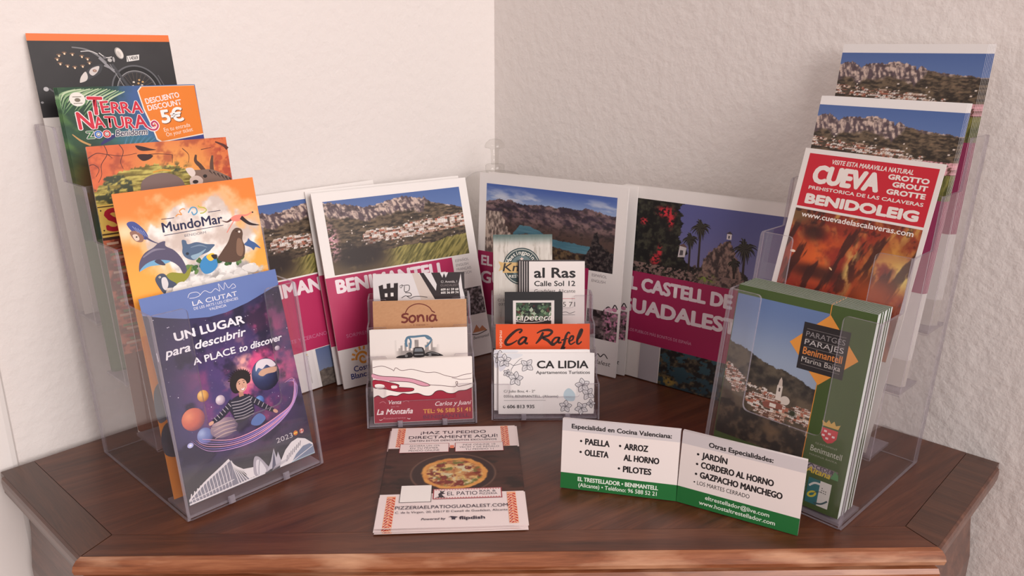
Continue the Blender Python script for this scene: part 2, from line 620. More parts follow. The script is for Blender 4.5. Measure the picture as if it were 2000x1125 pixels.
# ---- the mountain village photograph used on several booklets
def village_photo(X, Y, x0, y0, x1, y1, kind):
    u, v = (X - x0) / (x1 - x0), (Y - y0) / (y1 - y0)
    c = mix((138, 160, 198), (80, 106, 162), v)
    if kind == 'front':
        ru = [0, .05, .1, .16, .22, .27, .33, .4, .46, .52, .58, .64, .68, .70, .715, .73, .76, .84, 1]
        rv = [.99, .985, .95, .93, .90, .86, .885, .90, .93, .945, .95, .93, .905, .895, .935, .88, .83, .79, .70]
        lim = .74
    else:
        ru = [0, .03, .08, .12, .17, .2, .28, .34, .40, .45, .49, .54, .57, .6, .62, .66, .75, 1]
        rv = [.86, .885, .90, .87, .82, .87, .875, .88, .90, .89, .88, .85, .81, .865, .83, .80, .775, .735]
        lim = .64
    ridge = np.interp(u, ru, rv) + (fbm(u * 40, 0 * u, 3) - .5) * .028
    ridge = np.where(u < lim, ridge + (vnoise(u * 90, 0 * u + 2, 5) - .5) * .02, ridge)
    rock = mix((92, 76, 82), (210, 186, 172), sm(.36, .66, fbm(u * 55 + v * 8, v * 16, 7)))
    rock = mix(rock, (70, 58, 62), sm(.52, .68, fbm(u * 26, v * 26, 19)) * .7)
    hills = mix((52, 44, 38), (116, 98, 78), sm(.3, .72, fbm(u * 30, v * 44, 11)))
    hills = mix(hills, (150, 122, 98), sm(.66, .8, fbm(u * 18, v * 80, 23)) * .6)
    depth = np.where(u < lim, .17, .03) * (1 - sm(lim - .06, lim + .02, u)) + .02
    inm = ridge > v
    body = mix(rock, hills, sm(0, 1, (ridge - depth - v) / .05 + .5 + (fbm(u * 20, v * 20, 31) - .5) * 2))
    c = np.where(inm[..., None], body, c)
    if kind == 'front':
        t0 = .42 + .10 * u
        dens = sm(.24, .0, np.abs(v - t0) / .55 - .06) * sm(.14, .32, u) * sm(.28, .44, fbm(u * 14, v * 18, 41) + .12 * (1 - np.abs(v - t0) * 6))
        sz = 2.9
    else:
        t0 = .555 - .13 * u
        dens = sm(.2, .0, np.abs(v - t0) / .4 - .04) * sm(.40, .5, fbm(u * 16, v * 22, 43) + .02 + .1 * (v < t0)) * (u < .8)
        sz = 1.9
    tw = town(X, Y, sz, 3)
    c = np.where((dens > .5)[..., None], tw, c)
    sc = (hsh(np.floor(X / 1.3), np.floor(Y / 1.0), 9) > .988) & (v < .66) & (v > .25)
    c = np.where(sc[..., None], (222, 206, 194), c)
    if kind == 'front':
        low = v < (.20 + .10 * u + (fbm(u * 8, 0 * u, 51) - .5) * .1)
        gr = mix((88, 84, 42), (164, 152, 88), sm(.25, .75, fbm(u * 70 - v * 30, v * 10, 53)))
        c = np.where(low[..., None], mix((98, 82, 60), gr, sm(.3, .5, u)), c)
        dk = ell_mask(u, v, .20, .22, .17, .17, .5) * sm(.3, .6, fbm(u * 22, v * 14, 57) + .2)
        c = mix(c, (48, 38, 36), dk)
        c = mix(c, (212, 160, 168), ell_mask(u, v, .02, .45, .04, .22, .7) * sm(.45, .6, fbm(u * 60, v * 40, 59)))
    else:
        low = (v < .44 - .20 * sm(.9, .5, u)) & (u > .76)
        fl = mix((108, 74, 66), (232, 172, 180), sm(.42, .56, fbm(X * .5, Y * .6, 61)))
        c = np.where(((v < .44) & (v > .27) & (u > .80))[..., None], fl, c)
        gr = mix((80, 84, 44), (150, 146, 80), sm(.25, .75, fbm(u * 80, v * 10, 63)))
        c = np.where(((v < .29) & (u > .55))[..., None], gr, c)
    return c

def booklet_front():
    a = Art(171, 189, (238, 232, 230), .35)
    a.rect(0, 0, 171, 189, WHT).up()
    a.img(10, 109, 161.5, 180, .55, lambda X, Y: village_photo(X, Y, 10, 109, 161.5, 180, 'front'))
    a.rect(0, 37.5, 139.5, 107.5, MAG).up()
    a.text('BENIMANTELL', 10, 92, 12, (240, 226, 230), w=119, bold=.07)
    a.text('SORPRENDENTE Y CERCANO', 11, 48, 3.4, (200, 120, 156), w=74)
    for i, s in enumerate(('ESPAÑOL', 'ENGLISH', 'FRANÇAIS', 'DEUTSCH')):
        a.text(s, 143, 102 - i * 4.6, 2.7, (150, 140, 142))
    for i, (x, y, w, h) in enumerate(((147, 60, 22, 13), (146, 44, 24, 17))):
        def ph(X, Y, i=i, x=x, y=y, w=w, h=h):
            u, v = (X - x) / w, (Y - y) / h
            c = mix((70, 58, 60), (158, 146, 150), sm(.35, .7, fbm(X * .3, Y * .35, 71 + i)))
            return mix(c, (30, 26, 28), sm(.5, .6, fbm(X * .45, Y * .5, 77 + i)))
        a.img(x, y, x + w, y + h, .7, ph)
    a.rect(0, 0, 171, 37, (236, 230, 228)).up()
    # sun swirl emblem
    OR = (232, 158, 66)
    sp = [(24 + (1.2 + t * .62) * math.cos(t * 1.0), 25.5 + (1.2 + t * .62) * math.sin(t * 1.0)) for t in np.linspace(0, 9.5, 30)]
    a.stroke(sp, [1.5, 2.3, 2.3], OR, k=1)
    for q in (75, 100, 125, 150, 175):
        r = math.radians(q)
        a.line(24 + 8.5 * math.cos(r), 25.5 + 8.5 * math.sin(r), 24 + 12 * math.cos(r), 25.5 + 12 * math.sin(r), 2, OR)
    a.text('Costa', 13, 14.2, 5.2, (52, 60, 128), bold=.03)
    a.text('Blanca', 9, 7.6, 5.2, (52, 60, 128), bold=.03)
    a.rect(40, 0, 66, 37, (226, 220, 220)).up()
    a.text('www.costablanca.org', 60, 6, 2.2, (150, 140, 142), rot=math.pi / 2, w=27)
    a.rect(58.4, 33.4, 60, 35, (206, 180, 110)).up()
    def coast(X, Y):
        v = Y / 37
        c = mix((150, 160, 186), (96, 112, 152), v)
        return np.where((v < .42 + (fbm(X * .12, X * 0, 3) - .5) * .12)[..., None], mix((66, 60, 58), (156, 142, 130), fbm(X * .3, Y * .5, 5)), c)
    a.img(69, 0, 112, 37, .6, coast)
    a.rect(85, 14, 85.8, 24, (56, 50, 54)).up()
    # hill emblem low on the right
    a.poly([(150, 25), (156, 33), (159, 28), (163, 31), (168, 25)], (196, 128, 88))
    a.stroke([(148, 24), (156, 22.5), (168, 25)], .9, (70, 58, 58))
    a.text('Benimantell', 150, 18, 3, (70, 58, 58), w=19, shear=.2)
    return a

def booklet_castle():
    a = Art(171, 189, (238, 232, 230), .35)
    a.rect(0, 0, 171, 189, WHT).up()
    def ph(X, Y):
        X = X - 18
        c = mix((126, 122, 164), (92, 94, 148), sm(106, 178, Y))
        low = 128 + (fbm(X * .12, 0 * X, 5) - .5) * 26 - .1 * X
        scrub = mix((40, 36, 34), (112, 92, 86), sm(.35, .7, fbm(X * .35, Y * .35, 9)))
        c = np.where((Y < low)[..., None], scrub, c)
        # crag with its tower
        h = 152.5 - np.abs(X - 91) * 1.0 - np.where(X > 96, (X - 96) * 1.3, 0) + (fbm(X * .4, Y * .2, 13) - .5) * 9
        cr = mix((66, 54, 54), (156, 126, 114), sm(.35, .68, fbm(X * .45, Y * .3, 15)))
        c = np.where(((Y < h) & (np.abs(X - 90) < 20))[..., None], cr, c)
        # left hand thicket with red flowers
        edge = 47 + (fbm(Y * .15, 0 * Y, 21) - .5) * 18 + np.where(Y < 140, (140 - Y) * .5, 0)
        th = mix((24, 24, 24), (64, 62, 50), sm(.4, .75, fbm(X * .28, Y * .32, 23)))
        c = np.where((X < edge)[..., None], th, c)
        for fx, fy, rx, ry in ((29, 168, 9, 5), (35, 162, 3, 8), (7, 157, 4, 3), (26, 131, 2.5, 6), (22, 122, 5, 5)):
            m = ell_mask(X, Y, fx, fy, rx, ry, .6) * sm(.42, .55, fbm(X * .5, Y * .6, 27))
            c = mix(c, (206, 52, 62), m)
        m = (Y < 117) & (fbm(X * .5, Y * .6, 33) > .52)
        c = np.where(m[..., None], mix((120, 96, 92), (150, 122, 112), fbm(X, Y, 35)), c)
        c = mix(c, (134, 150, 66), ell_mask(X, Y, 76, 113, 8, 4, .5) * sm(.45, .6, fbm(X * .5, Y * .7, 37)))
        return c
    a.img(10, 106.8, 161, 178, .55, ph)
    DK = (38, 34, 34)
    def palm(x, y, r, tr):
        a.stroke([(x + 1, y - tr), (x, y)], [2.2, 1.6], (58, 46, 42), k=1)
        for i in range(26):
            q = i / 26 * 2 * math.pi
            L = r * (.8 + .25 * math.sin(i * 7.3))
            a.stroke([(x, y), (x + L * .6 * math.cos(q), y + L * .6 * math.sin(q) + r * .1), (x + L * math.cos(q), y + L * math.sin(q) - r * .2)],
                     [.9, 1.5, .3], DK if i % 2 else (70, 66, 56), k=2)
        a.up(.02)
    palm(83, 158, 10, 36)
    palm(74, 146, 8, 30)
    palm(126, 145, 12, 26)
    palm(118, 131, 6, 14)
    a.rect(108.5, 151.5, 113, 156.5, (226, 216, 218)).poly([(107.5, 156.5), (114, 156.5), (111, 159)], (80, 70, 78)).up()
    a.rect(110, 152.5, 111.2, 155, (60, 56, 62))
    a.poly([(63, 128), (70, 129), (71, 138), (64, 139)], (206, 196, 196)).up()
    a.poly([(64.5, 130), (68, 130.5), (68, 135), (65, 135)], (90, 84, 88)).poly([(62.5, 139), (72, 138), (68, 141.5)], (110, 84, 80)).up()
    a.rect(0, 37, 140, 107.2, (166, 38, 86)).up()
    a.text('EL CASTELL DE', 7.6, 89.3, 12, (232, 216, 222), w=112, bold=.07)
    a.text('GUADALEST', 4, 66.5, 13, (232, 216, 222), w=123, bold=.07)
    a.text('UNO DE LOS PUEBLOS MÁS BONITOS DE ESPAÑA', 2, 46.5, 2.9, (206, 150, 178), w=83)
    a.rect(32, 0, 53, 37, (184, 178, 184)).up()
    def low(X, Y):
        X = X - 18
        c = mix((34, 32, 32), (96, 84, 66), sm(.45, .75, fbm(X * .22, Y * .3, 43)))
        c = np.where((fbm(X * .12, Y * .2, 47) > .52)[..., None], mix((38, 56, 66), (58, 86, 94), Y / 37), c)
        return mix(c, (150, 122, 60), ell_mask(X, Y, 45, 5, 10, 5, .5) * sm(.4, .6, fbm(X * .4, Y * .5, 49)))
    a.img(54, 0, 171, 37, .9, low)
    return a

def booklet_lake():
    a = Art(171, 189, (238, 232, 230), .35)
    a.rect(0, 0, 171, 189, WHT).up()
    def ph(X, Y):
        v = (Y - 105) / 73
        c = mix((150, 170, 205), (78, 104, 172), sm(.72, 1, v))
        cl = sm(.45, .7, fbm(X * .035 + Y * .03, Y * .14, 3))
        c = mix(c, (206, 210, 222), cl * sm(1.02, .8, v))
        r = np.interp(X, [9, 20, 40, 55, 74, 90, 106, 118, 132, 146, 160], [161, 163, 163.5, 160, 163, 161, 164, 162, 165, 162, 160]) + (fbm(X * .15, 0 * X, 5) - .5) * 5
        m = mix((62, 52, 64), (138, 112, 112), sm(.3, .7, fbm(X * .14 + Y * .1, Y * .25, 7)))
        m = mix(m, (84, 66, 60), sm(150, 132, Y))
        m = mix(m, (46, 42, 42), sm(.5, .7, fbm(X * .25, Y * .4, 8)) * .6)
        c = np.where((Y < r)[..., None], m, c)
        top = np.interp(X, [44, 52, 66, 80, 92, 112, 136, 150], [130, 139.5, 139, 134, 129.5, 128.5, 127.5, 124])
        bot = np.interp(X, [44, 60, 80, 98, 118, 134, 150], [128, 132, 125, 121.5, 119, 119.5, 121])
        lk = (Y < top + (fbm(X * .3, 0 * X, 9) - .5) * 2) & (Y > bot + (fbm(X * .3, 0 * X, 11) - .5) * 2) & (X > 44)
        c = np.where(lk[..., None], mix((56, 100, 118), (98, 142, 156), fbm(X * .05, Y * .5, 13)), c)
        low = (Y < bot - 1) & (X > 44)
        c = np.where(low[..., None], mix((48, 40, 36), (112, 92, 66), sm(.35, .7, fbm(X * .3, Y * .35, 15))), c)
        # pale rock at the left, dark crag at the right
        lr = (X < 40 - (Y - 128).clip(0) * .5 + (fbm(Y * .3, 0 * Y, 17) - .5) * 8) & (Y < 150)
        c = np.where(lr[..., None], mix((98, 84, 80), (204, 184, 170), sm(.3, .7, fbm(X * .5, Y * .25, 19))), c)
        hr = np.interp(X, [118, 128, 134, 138, 141, 144, 147, 150, 160], [104, 118, 126, 141, 143, 133, 131, 126, 124]) + (fbm(X * .6, 0 * X, 21) - .5) * 4
        c = np.where(((Y < hr) & (X > 118))[..., None], mix((30, 27, 30), (82, 72, 70), sm(.4, .72, fbm(X * .5, Y * .5, 23))), c)
        return c
    a.img(9, 104.5, 160, 178.5, .55, ph)
    a.rect(0, 37, 134, 106, (166, 38, 86)).up()
    a.text('EL CASTELL DE', 5, 91, 10, (232, 216, 222), w=100, bold=.045)
    a.text('GUADALEST', 5, 72, 12, (232, 216, 222), w=110, bold=.045)
    a.text('ESPAÑOL', 138, 99, 2.7, (140, 130, 134))
    a.text('ENGLISH', 138, 93.5, 2.7, (140, 130, 134))
    def fl(X, Y):
        c = mix((92, 78, 80), (150, 128, 130), sm(.35, .7, fbm(X * .3, Y * .3, 31)))
        c = mix(c, (48, 40, 42), sm(.48, .6, fbm(X * .25, Y * .25, 33)))
        m = sm(.45, .58, fbm(X * .5, Y * .5, 35)) * sm(150, 160, X + (Y - 50) * .1)
        return mix(c, (212, 140, 172), m)
    a.img(135, 36.5, 169, 66, .55, fl)
    a.stroke([(153, 66), (158, 71), (162, 69), (165, 74), (168, 70)], 1.2, (70, 60, 66))
    a.ell(160, 68.5, 3, 2, (226, 176, 196)).ell(165, 69, 2.5, 2, (204, 130, 160)).ell(156, 67.5, 2, 1.6, (232, 190, 206)).up()
    a.rect(0, 0, 171, 36, (236, 230, 228)).up()
    a.stroke([(146, 17), (150, 21), (153, 18.5), (157, 22), (161, 18)], 1.0, (60, 54, 58))
    a.text('Guadalest', 134, 10.5, 4.5, (60, 54, 58), w=30, shear=.25)
    return a

# ---- leaflets of the left holder
def art_motorcycle():
    OR = (236, 122, 62)
    a = Art(104.4, 208, (238, 230, 224), .2)
    a.rect(0, 204, 104.4, 208, OR)
    def bg(X, Y):
        c = mix((38, 36, 38), (58, 56, 58), sm(150, 205, Y) * (fbm(X * .04, Y * .05, 3) + .2))
        return c
    a.img(0, 149, 104.4, 204.2, 1.5, bg)
    GR, LG, DG = (150, 148, 150), (214, 210, 208), (92, 90, 94)
    # ring of lamps
    for x, y in ((17.8, 191.5), (19.5, 194.2), (23.5, 195.8), (28.9, 195), (35.3, 193.4), (39, 191.6), (39.8, 188.6), (34.5, 186.2), (28.8, 185.4), (23.9, 186.5), (19.2, 188.2)):
        a.ell(x, y, 1.7, .7, (120, 92, 74)).up(.01).ell(x, y - .9, .65, .75, (246, 214, 180)).up(.01)
    # wheel: tyre, rim, spokes, mudguard
    cx, cy = 72, 166
    for r, w, c in ((17.5, 2.6, (24, 23, 25)), (19.6, 1.1, (104, 104, 108)), (15.6, .7, GR), (14.6, .4, DG)):
        a.stroke([(cx + r * .98 * math.cos(q), cy + r * math.sin(q)) for q in np.linspace(-.2, math.pi * 1.05, 40)], w, c, k=1)
        a.up(.015)
    for i in range(26):
        q = i / 26 * math.pi * 2
        a.line(cx + 2 * math.cos(q + .5), cy + 2 * math.sin(q + .5), cx + 14.6 * math.cos(q), cy + 14.6 * math.sin(q), .22, (112, 100, 92))
    a.up(.015).ell(cx, cy + 1, 3.2, 3.4, (70, 62, 56)).up(.01)
    for i, (dx, dy) in enumerate(((-2, 7), (1.5, 6), (4, 4.5), (2.5, 8.5), (-3, 4), (5, 7))):
        a.ell(cx + dx, cy + dy, .9, .7, (214, 168, 110) if i % 2 else (226, 214, 200))
    a.up(.015)
    # fork, handlebars, tank
    a.line(56, 187, 66, 168, 2.0, (72, 72, 76)).line(54.5, 187, 62, 170, .5, GR)
    a.stroke([(29.3, 199.6), (36, 198.8), (41.2, 197.1), (47.7, 192.8), (52, 188)], [.9, 1.3, 1.6], (128, 126, 128))
    a.stroke([(35, 196.5), (42, 196.8), (47, 194.5)], .6, LG)
    a.stroke([(48, 195.5), (52.5, 192), (57, 192.5)], .7, LG).stroke([(50, 186), (54, 184), (57, 182.5)], 1.2, GR)
    a.stroke([(47.5, 192), (53.8, 184.5), (57, 181)], [2.0, 1.4], (150, 148, 152)).up(.015)
    a.ell(55, 190, 1.6, 1.4, (190, 186, 184)).ell(51.5, 192, 1.2, 1, (120, 118, 122)).ell(58, 190.5, .8, 2, (176, 172, 172))
    a.blob([(30.5, 174), (38.7, 184), (48.7, 187), (46.5, 181), (40, 177)], (64, 64, 68)).up(.015)
    a.blob([(30.2, 174.2), (31.8, 178), (35.6, 181.6), (36.6, 178), (35.0, 175), (31, 173.6)], (222, 212, 206))
    a.blob([(38.2, 180.8), (40.5, 184), (46.2, 185.6), (44.4, 181.4), (40.4, 178.6)], (216, 206, 202)).up(.015)
    a.ell(42.4, 182.2, 1.5, 1.1, (150, 110, 96)).ell(42.4, 182.2, .8, .6, (190, 164, 146))
    # head lamp and number plate
    a.ell(63.0, 195.2, 2.9, 4.6, (166, 160, 156), rot=.35).up(.015).ell(63.4, 195.2, 2.3, 3.9, (232, 224, 216), rot=.35).up(.015).ell(62.8, 194.6, 1.3, 2.4, (206, 198, 192), rot=.35)
    a.poly([(67.6, 188.6), (77.4, 190.0), (78.1, 194.2), (68.2, 193)], (232, 228, 224)).up(.015)
    a.text('J 14569', 68.4, 189.7, 2.6, (40, 36, 38), w=8.6, rot=.12, bold=.02)
    # engine bits at the left, white foot of the print
    a.ell(6, 169.5, 1.8, 1.6, (190, 188, 190)).ell(1.6, 160, 1, .8, GR)
    a.stroke([(8, 170), (12, 167), (18, 168)], 1.2, DG).stroke([(90, 178), (93, 171), (95, 166)], .8, DG)
    return a

def art_zoo():
    a = Art(101, 210, (96, 116, 84), .2)
    def bg(X, Y):
        c = mix((34, 74, 48), (64, 96, 150), sm(18, 60, X + (fbm(X * .05, Y * .05, 3) - .5) * 30))
        c = mix(c, (52, 58, 130), sm(185, 165, Y) * sm(55, 80, X))
        c = mix(c, (26, 60, 44), sm(.5, .7, fbm(X * .08, Y * .08, 5)) * sm(60, 20, X))
        c = mix(c, (84, 122, 60), sm(.5, .72, fbm(X * .06 + Y * .05, Y * .05, 7)) * sm(50, 20, X))
        c = mix(c, (60, 130, 150), ell_mask(X, Y, 45, 165, 22, 12, .9) * .7)
        c = mix(c, (92, 58, 36), ell_mask(X, Y, 20, 140, 20, 22, .8))
        return c
    a.img(0, 100, 101, 210, .9, bg)
    for i in range(18):
        t = i / 17
        x0, y0 = 4 + 34 * t, 212 - 6 * t
        L = 20 + 6 * math.sin(i * 2.1)
        a.stroke([(x0 + 8, min(y0, 208.6)), (max(1.2, x0 - L * .25), min(208, y0 - L * .35)), (max(.8, x0 - L * .75 + 2), y0 - L * .75)], [.6, 1.3, .1],
                 [(146, 176, 132), (96, 138, 88), (190, 206, 170)][i % 3], k=4)
    a.up(.02)
    for i in range(12):
        a.stroke([(34 + i * 1.6, 160 + i * .3), (37 + i * 1.8, 167), (40 + i * 2.2, 174 - i * .2)], [.3, .8, .1], (90, 140, 160) if i % 2 else (60, 110, 110), k=3)
    a.stroke([(4, 177), (9, 172), (15, 168.5)], [.6, 1.4, 1.4], (196, 150, 90))
    a.stroke([(22, 168.5), (28, 172), (35, 175)], [1.2, 3, 1.4], (50, 48, 110)).up(.02)
    # round badge
    a.ell(12, 201.5, 5.4, 5.0, (232, 228, 220)).up(.02).ell(12, 201, 2, 1.4, (120, 110, 96)).rect(9, 203, 15, 203.5, (120, 110, 96)).rect(9, 198.4, 15, 198.9, (120, 110, 96)).up(.02)
    WH = (244, 232, 232)
    # orange discount panel
    tagp = [(56.2, 206), (59.2, 209.2), (100.4, 209.2), (100.9, 171.6), (67, 167.6), (64, 170), (62, 180), (58.2, 193)]
    a.poly([(x + (-.9 if x < 80 else 0), y + (-.9 if y < 200 else .3)) for x, y in tagp], (238, 228, 214)).up(.02)
    a.poly(tagp, (232, 128, 40)).up(.02)
    a.text('DESCUENTO', 60.3, 196.3, 3.9, WH, w=27, bold=.03, rot=.16)
    a.text('DISCOUNT', 61, 191.2, 3.9, WH, w=27, bold=.03, rot=.14)
    a.text('5€', 70.6, 181, 9.4, (120, 64, 30), w=17, bold=.07, rot=.08).up(.02)
    a.text('5€', 70.2, 181.4, 9.4, (246, 240, 236), w=17, bold=.05, rot=.08)
    a.text('En tu entrada', 70.2, 174.6, 3, (246, 226, 206), w=21.5, rot=.14)
    a.text('On your ticket', 71.2, 170.9, 3, (246, 226, 206), w=22, rot=.14)
    # logotype
    RD, WH = (206, 36, 60), (244, 232, 232)
    def logo(s, x, y, h, w, r=0, o=0.06):
        a.text(s, x, y, h, WH, w=w, bold=o, rot=r)
        a.up(.025)
        a.text(s, x, y, h, RD, w=w, bold=.018, rot=r)
    lt = [('T', 18, 190.5, 12.5, 10, -.06), ('E', 27.2, 191, 8.3, 5.6, .05), ('R', 34, 190.6, 8, 6.6, -.04), ('R', 41.4, 190.2, 8, 6.6, .05), ('A', 48.5, 190, 8.6, 8, -.02),
          ('N', 9.6, 180.2, 12, 10, .02), ('A', 20.4, 180.2, 8, 7.2, .05), ('T', 27.6, 180.6, 8, 6.6, -.05), ('U', 34.6, 179.6, 8, 6.4, .02), ('R', 42.0, 179.2, 8, 6.6, -.05), ('A', 49, 178.6, 9.6, 9, .03)]
    for q in lt:
        a.text(q[0], q[1], q[2], q[3], WH, w=q[4], bold=.075, rot=q[5])
    a.stroke([(57, 179.5), (60.5, 177), (64, 177), (66, 180), (64, 183), (61.4, 181.6), (62, 179.6), (63.6, 180)], 2.6, WH).up(.025)
    for q in lt:
        a.text(q[0], q[1], q[2], q[3], RD, w=q[4], bold=.03, rot=q[5])
    a.stroke([(57, 179.5), (60.5, 177), (64, 177), (66, 180), (64, 183), (61.4, 181.6), (62, 179.6), (63.6, 180)], 1.3, (190, 50, 96)).up(.025)
    for s, x, c in (('Z', 13.4, (90, 170, 90)), ('O', 19, (70, 140, 210)), ('O', 25, (214, 70, 60))):
        a.text(s, x, 173.4, 4.9, WH, w=5, bold=.12)
    a.up(.02)
    for s, x, c in (('Z', 13.4, (56, 120, 70)), ('O', 19, (50, 110, 190)), ('O', 25, (206, 60, 60))):
        a.text(s, x, 173.4, 4.9, c, w=5, bold=.05)
    a.ell(21.5, 175.9, .8, .8, WH).ell(27.5, 175.9, .8, .8, WH).ell(31.5, 175.4, .6, .6, WH)
    a.text('Benidorm', 33.5, 173.6, 4.6, (240, 234, 230), w=23, bold=.1, shear=.25).up(.02)
    a.text('Benidorm', 33.5, 173.6, 4.6, (34, 38, 76), w=23, bold=.02, shear=.25)
    return a

def art_safari():
    a = Art(101, 209, (120, 66, 48), .3)
    def bg(X, Y):
        c = mix((204, 92, 54), (226, 116, 66), fbm(X * .12, Y * .16, 3))
        c = mix(c, (236, 168, 84), ell_mask(X, Y, 62, 188, 30, 20, .95) * .9)
        c = mix(c, (150, 60, 44), sm(.55, .72, fbm(X * .1, Y * .1, 9)) * .6)
        c = mix(c, (150, 40, 36), sm(75, 100, X) * sm(.4, .6, fbm(X * .3, Y * .3, 11)) * .6)
        # straw roof
        g = np.interp(X, [0, 12, 21, 41, 60, 72, 101], [178, 186, 191, 193, 190, 186, 172]) + (fbm(X * .5, Y * .3, 13) - .5) * 5
        st = mix((108, 96, 40), (202, 190, 100), sm(.3, .7, fbm(X * .12 + Y * .05, Y * .9, 15)))
        c = np.where((Y < g)[..., None], st, c)
        lv = sm(.46, .56, fbm(X * .2, Y * .3, 17)) * ((Y < g + 3) & (X < 26) & (Y < 188))
        c = mix(c, (58, 66, 44), lv)
        c = mix(c, (58, 66, 44), sm(.5, .6, fbm(X * .3, Y * .4, 18)) * ell_mask(X, Y, 58, 189, 9, 4, .8))
        c = np.where((Y < 145)[..., None], mix((110, 50, 40), (190, 110, 80), sm(.4, .62, fbm(X * .15, Y * .2, 21))), c)
        return c
    a.img(0, 60, 101, 209, .7, bg)
    CR = (86, 34, 30)
    for p in ([(12, 209), (13, 203), (8, 196), (7, 189), (4, 184)], [(13, 203), (16, 200)], [(0, 201), (6, 204), (12, 203), (22, 201), (33, 202)], [(22, 209), (24, 204), (21, 197), (22, 192)],
              [(33, 200), (46, 200.5), (58, 199)], [(0, 196), (3, 196.5), (6, 193), (3, 188)], [(66, 203), (70, 198), (69, 192)], [(58, 199), (57, 193)], [(80, 201), (88, 202)]):
        a.stroke(p, [.6, .35], CR)
    a.blob([(33, 207.5), (38, 206.4), (43, 204.6), (47, 203.4), (42, 203.2), (37, 203.4), (34, 205)], (50, 22, 22))
    a.blob([(33, 200.6), (38, 201), (44, 199.6), (41, 197), (36, 196.4)], (50, 22, 22)).up(.02)
    a.stroke([(92, 206), (98, 203), (101, 200)], [1, 3], (90, 40, 34))
    # kudu head, horns, elephant
    FUR = (128, 104, 92)
    a.stroke([(80.5, 184), (77.5, 189), (74.6, 193), (75.6, 197.5)], [3.4, 3, 1.4], (84, 56, 44))
    a.stroke([(86, 184), (86.6, 190), (88.2, 196)], [3.4, 2.8, 1.4], (96, 66, 52)).up(.02)
    a.blob([(66, 187.5), (72, 186.4), (78, 186), (86, 185.5), (95, 181), (101, 176), (99, 166), (78, 166), (68, 172), (70, 180)], FUR).up(.02)
    a.blob([(66, 187.5), (71, 188), (73, 184), (70, 181)], (226, 212, 204)).blob([(68, 180), (74, 182), (78, 178), (74, 172), (69, 172)], (206, 188, 178))
    a.ell(80, 181, 1.6, 1.3, (34, 26, 26)).ell(72, 177.5, 2.2, 1.4, (44, 34, 34))
    for i in range(6):
        a.stroke([(84 + i * 3, 185 - i * 1.4), (86 + i * 3, 182 - i * 1.6)], [1.4, .3], (66, 50, 44), k=1)
    a.up(.02)
    a.blob([(32, 179), (36, 184), (44, 186.3), (52, 186), (59, 183), (63, 178), (62, 170), (34, 170)], (122, 102, 98)).up(.02)
    a.stroke([(42, 187.5), (49, 188.6), (55, 187.6)], 1.2, (214, 160, 60)).up(.02)
    # hanging sign
    a.rect(-.2 + .4, 145.5, 100, 168.5, (214, 186, 92)).up(.02)
    a.rect(.3, 147, 100, 148.2, (70, 54, 30)).rect(.3, 166.6, 100, 167.4, (70, 54, 30))
    for x, y in ((2, 150.5), (2, 164.5)):
        a.ell(x, y, .6, .6, (84, 66, 40))
    a.up(.02).text('SAFARI', 4.4, 149.8, 15, (166, 22, 48), w=80, bold=.05)
    a.rect(0, 143.5, 101, 145.4, (60, 36, 32))
    a.up(.02)
    for i in range(30):
        y = 140 - i * 2.6
        a.rect(2 + (i * 7 % 5), y, 10 + (i * 5 % 9), y + 1.7, [(196, 170, 150), (130, 84, 66), (158, 50, 44), (104, 120, 70)][i % 4])
    a.up(.02)
    return a

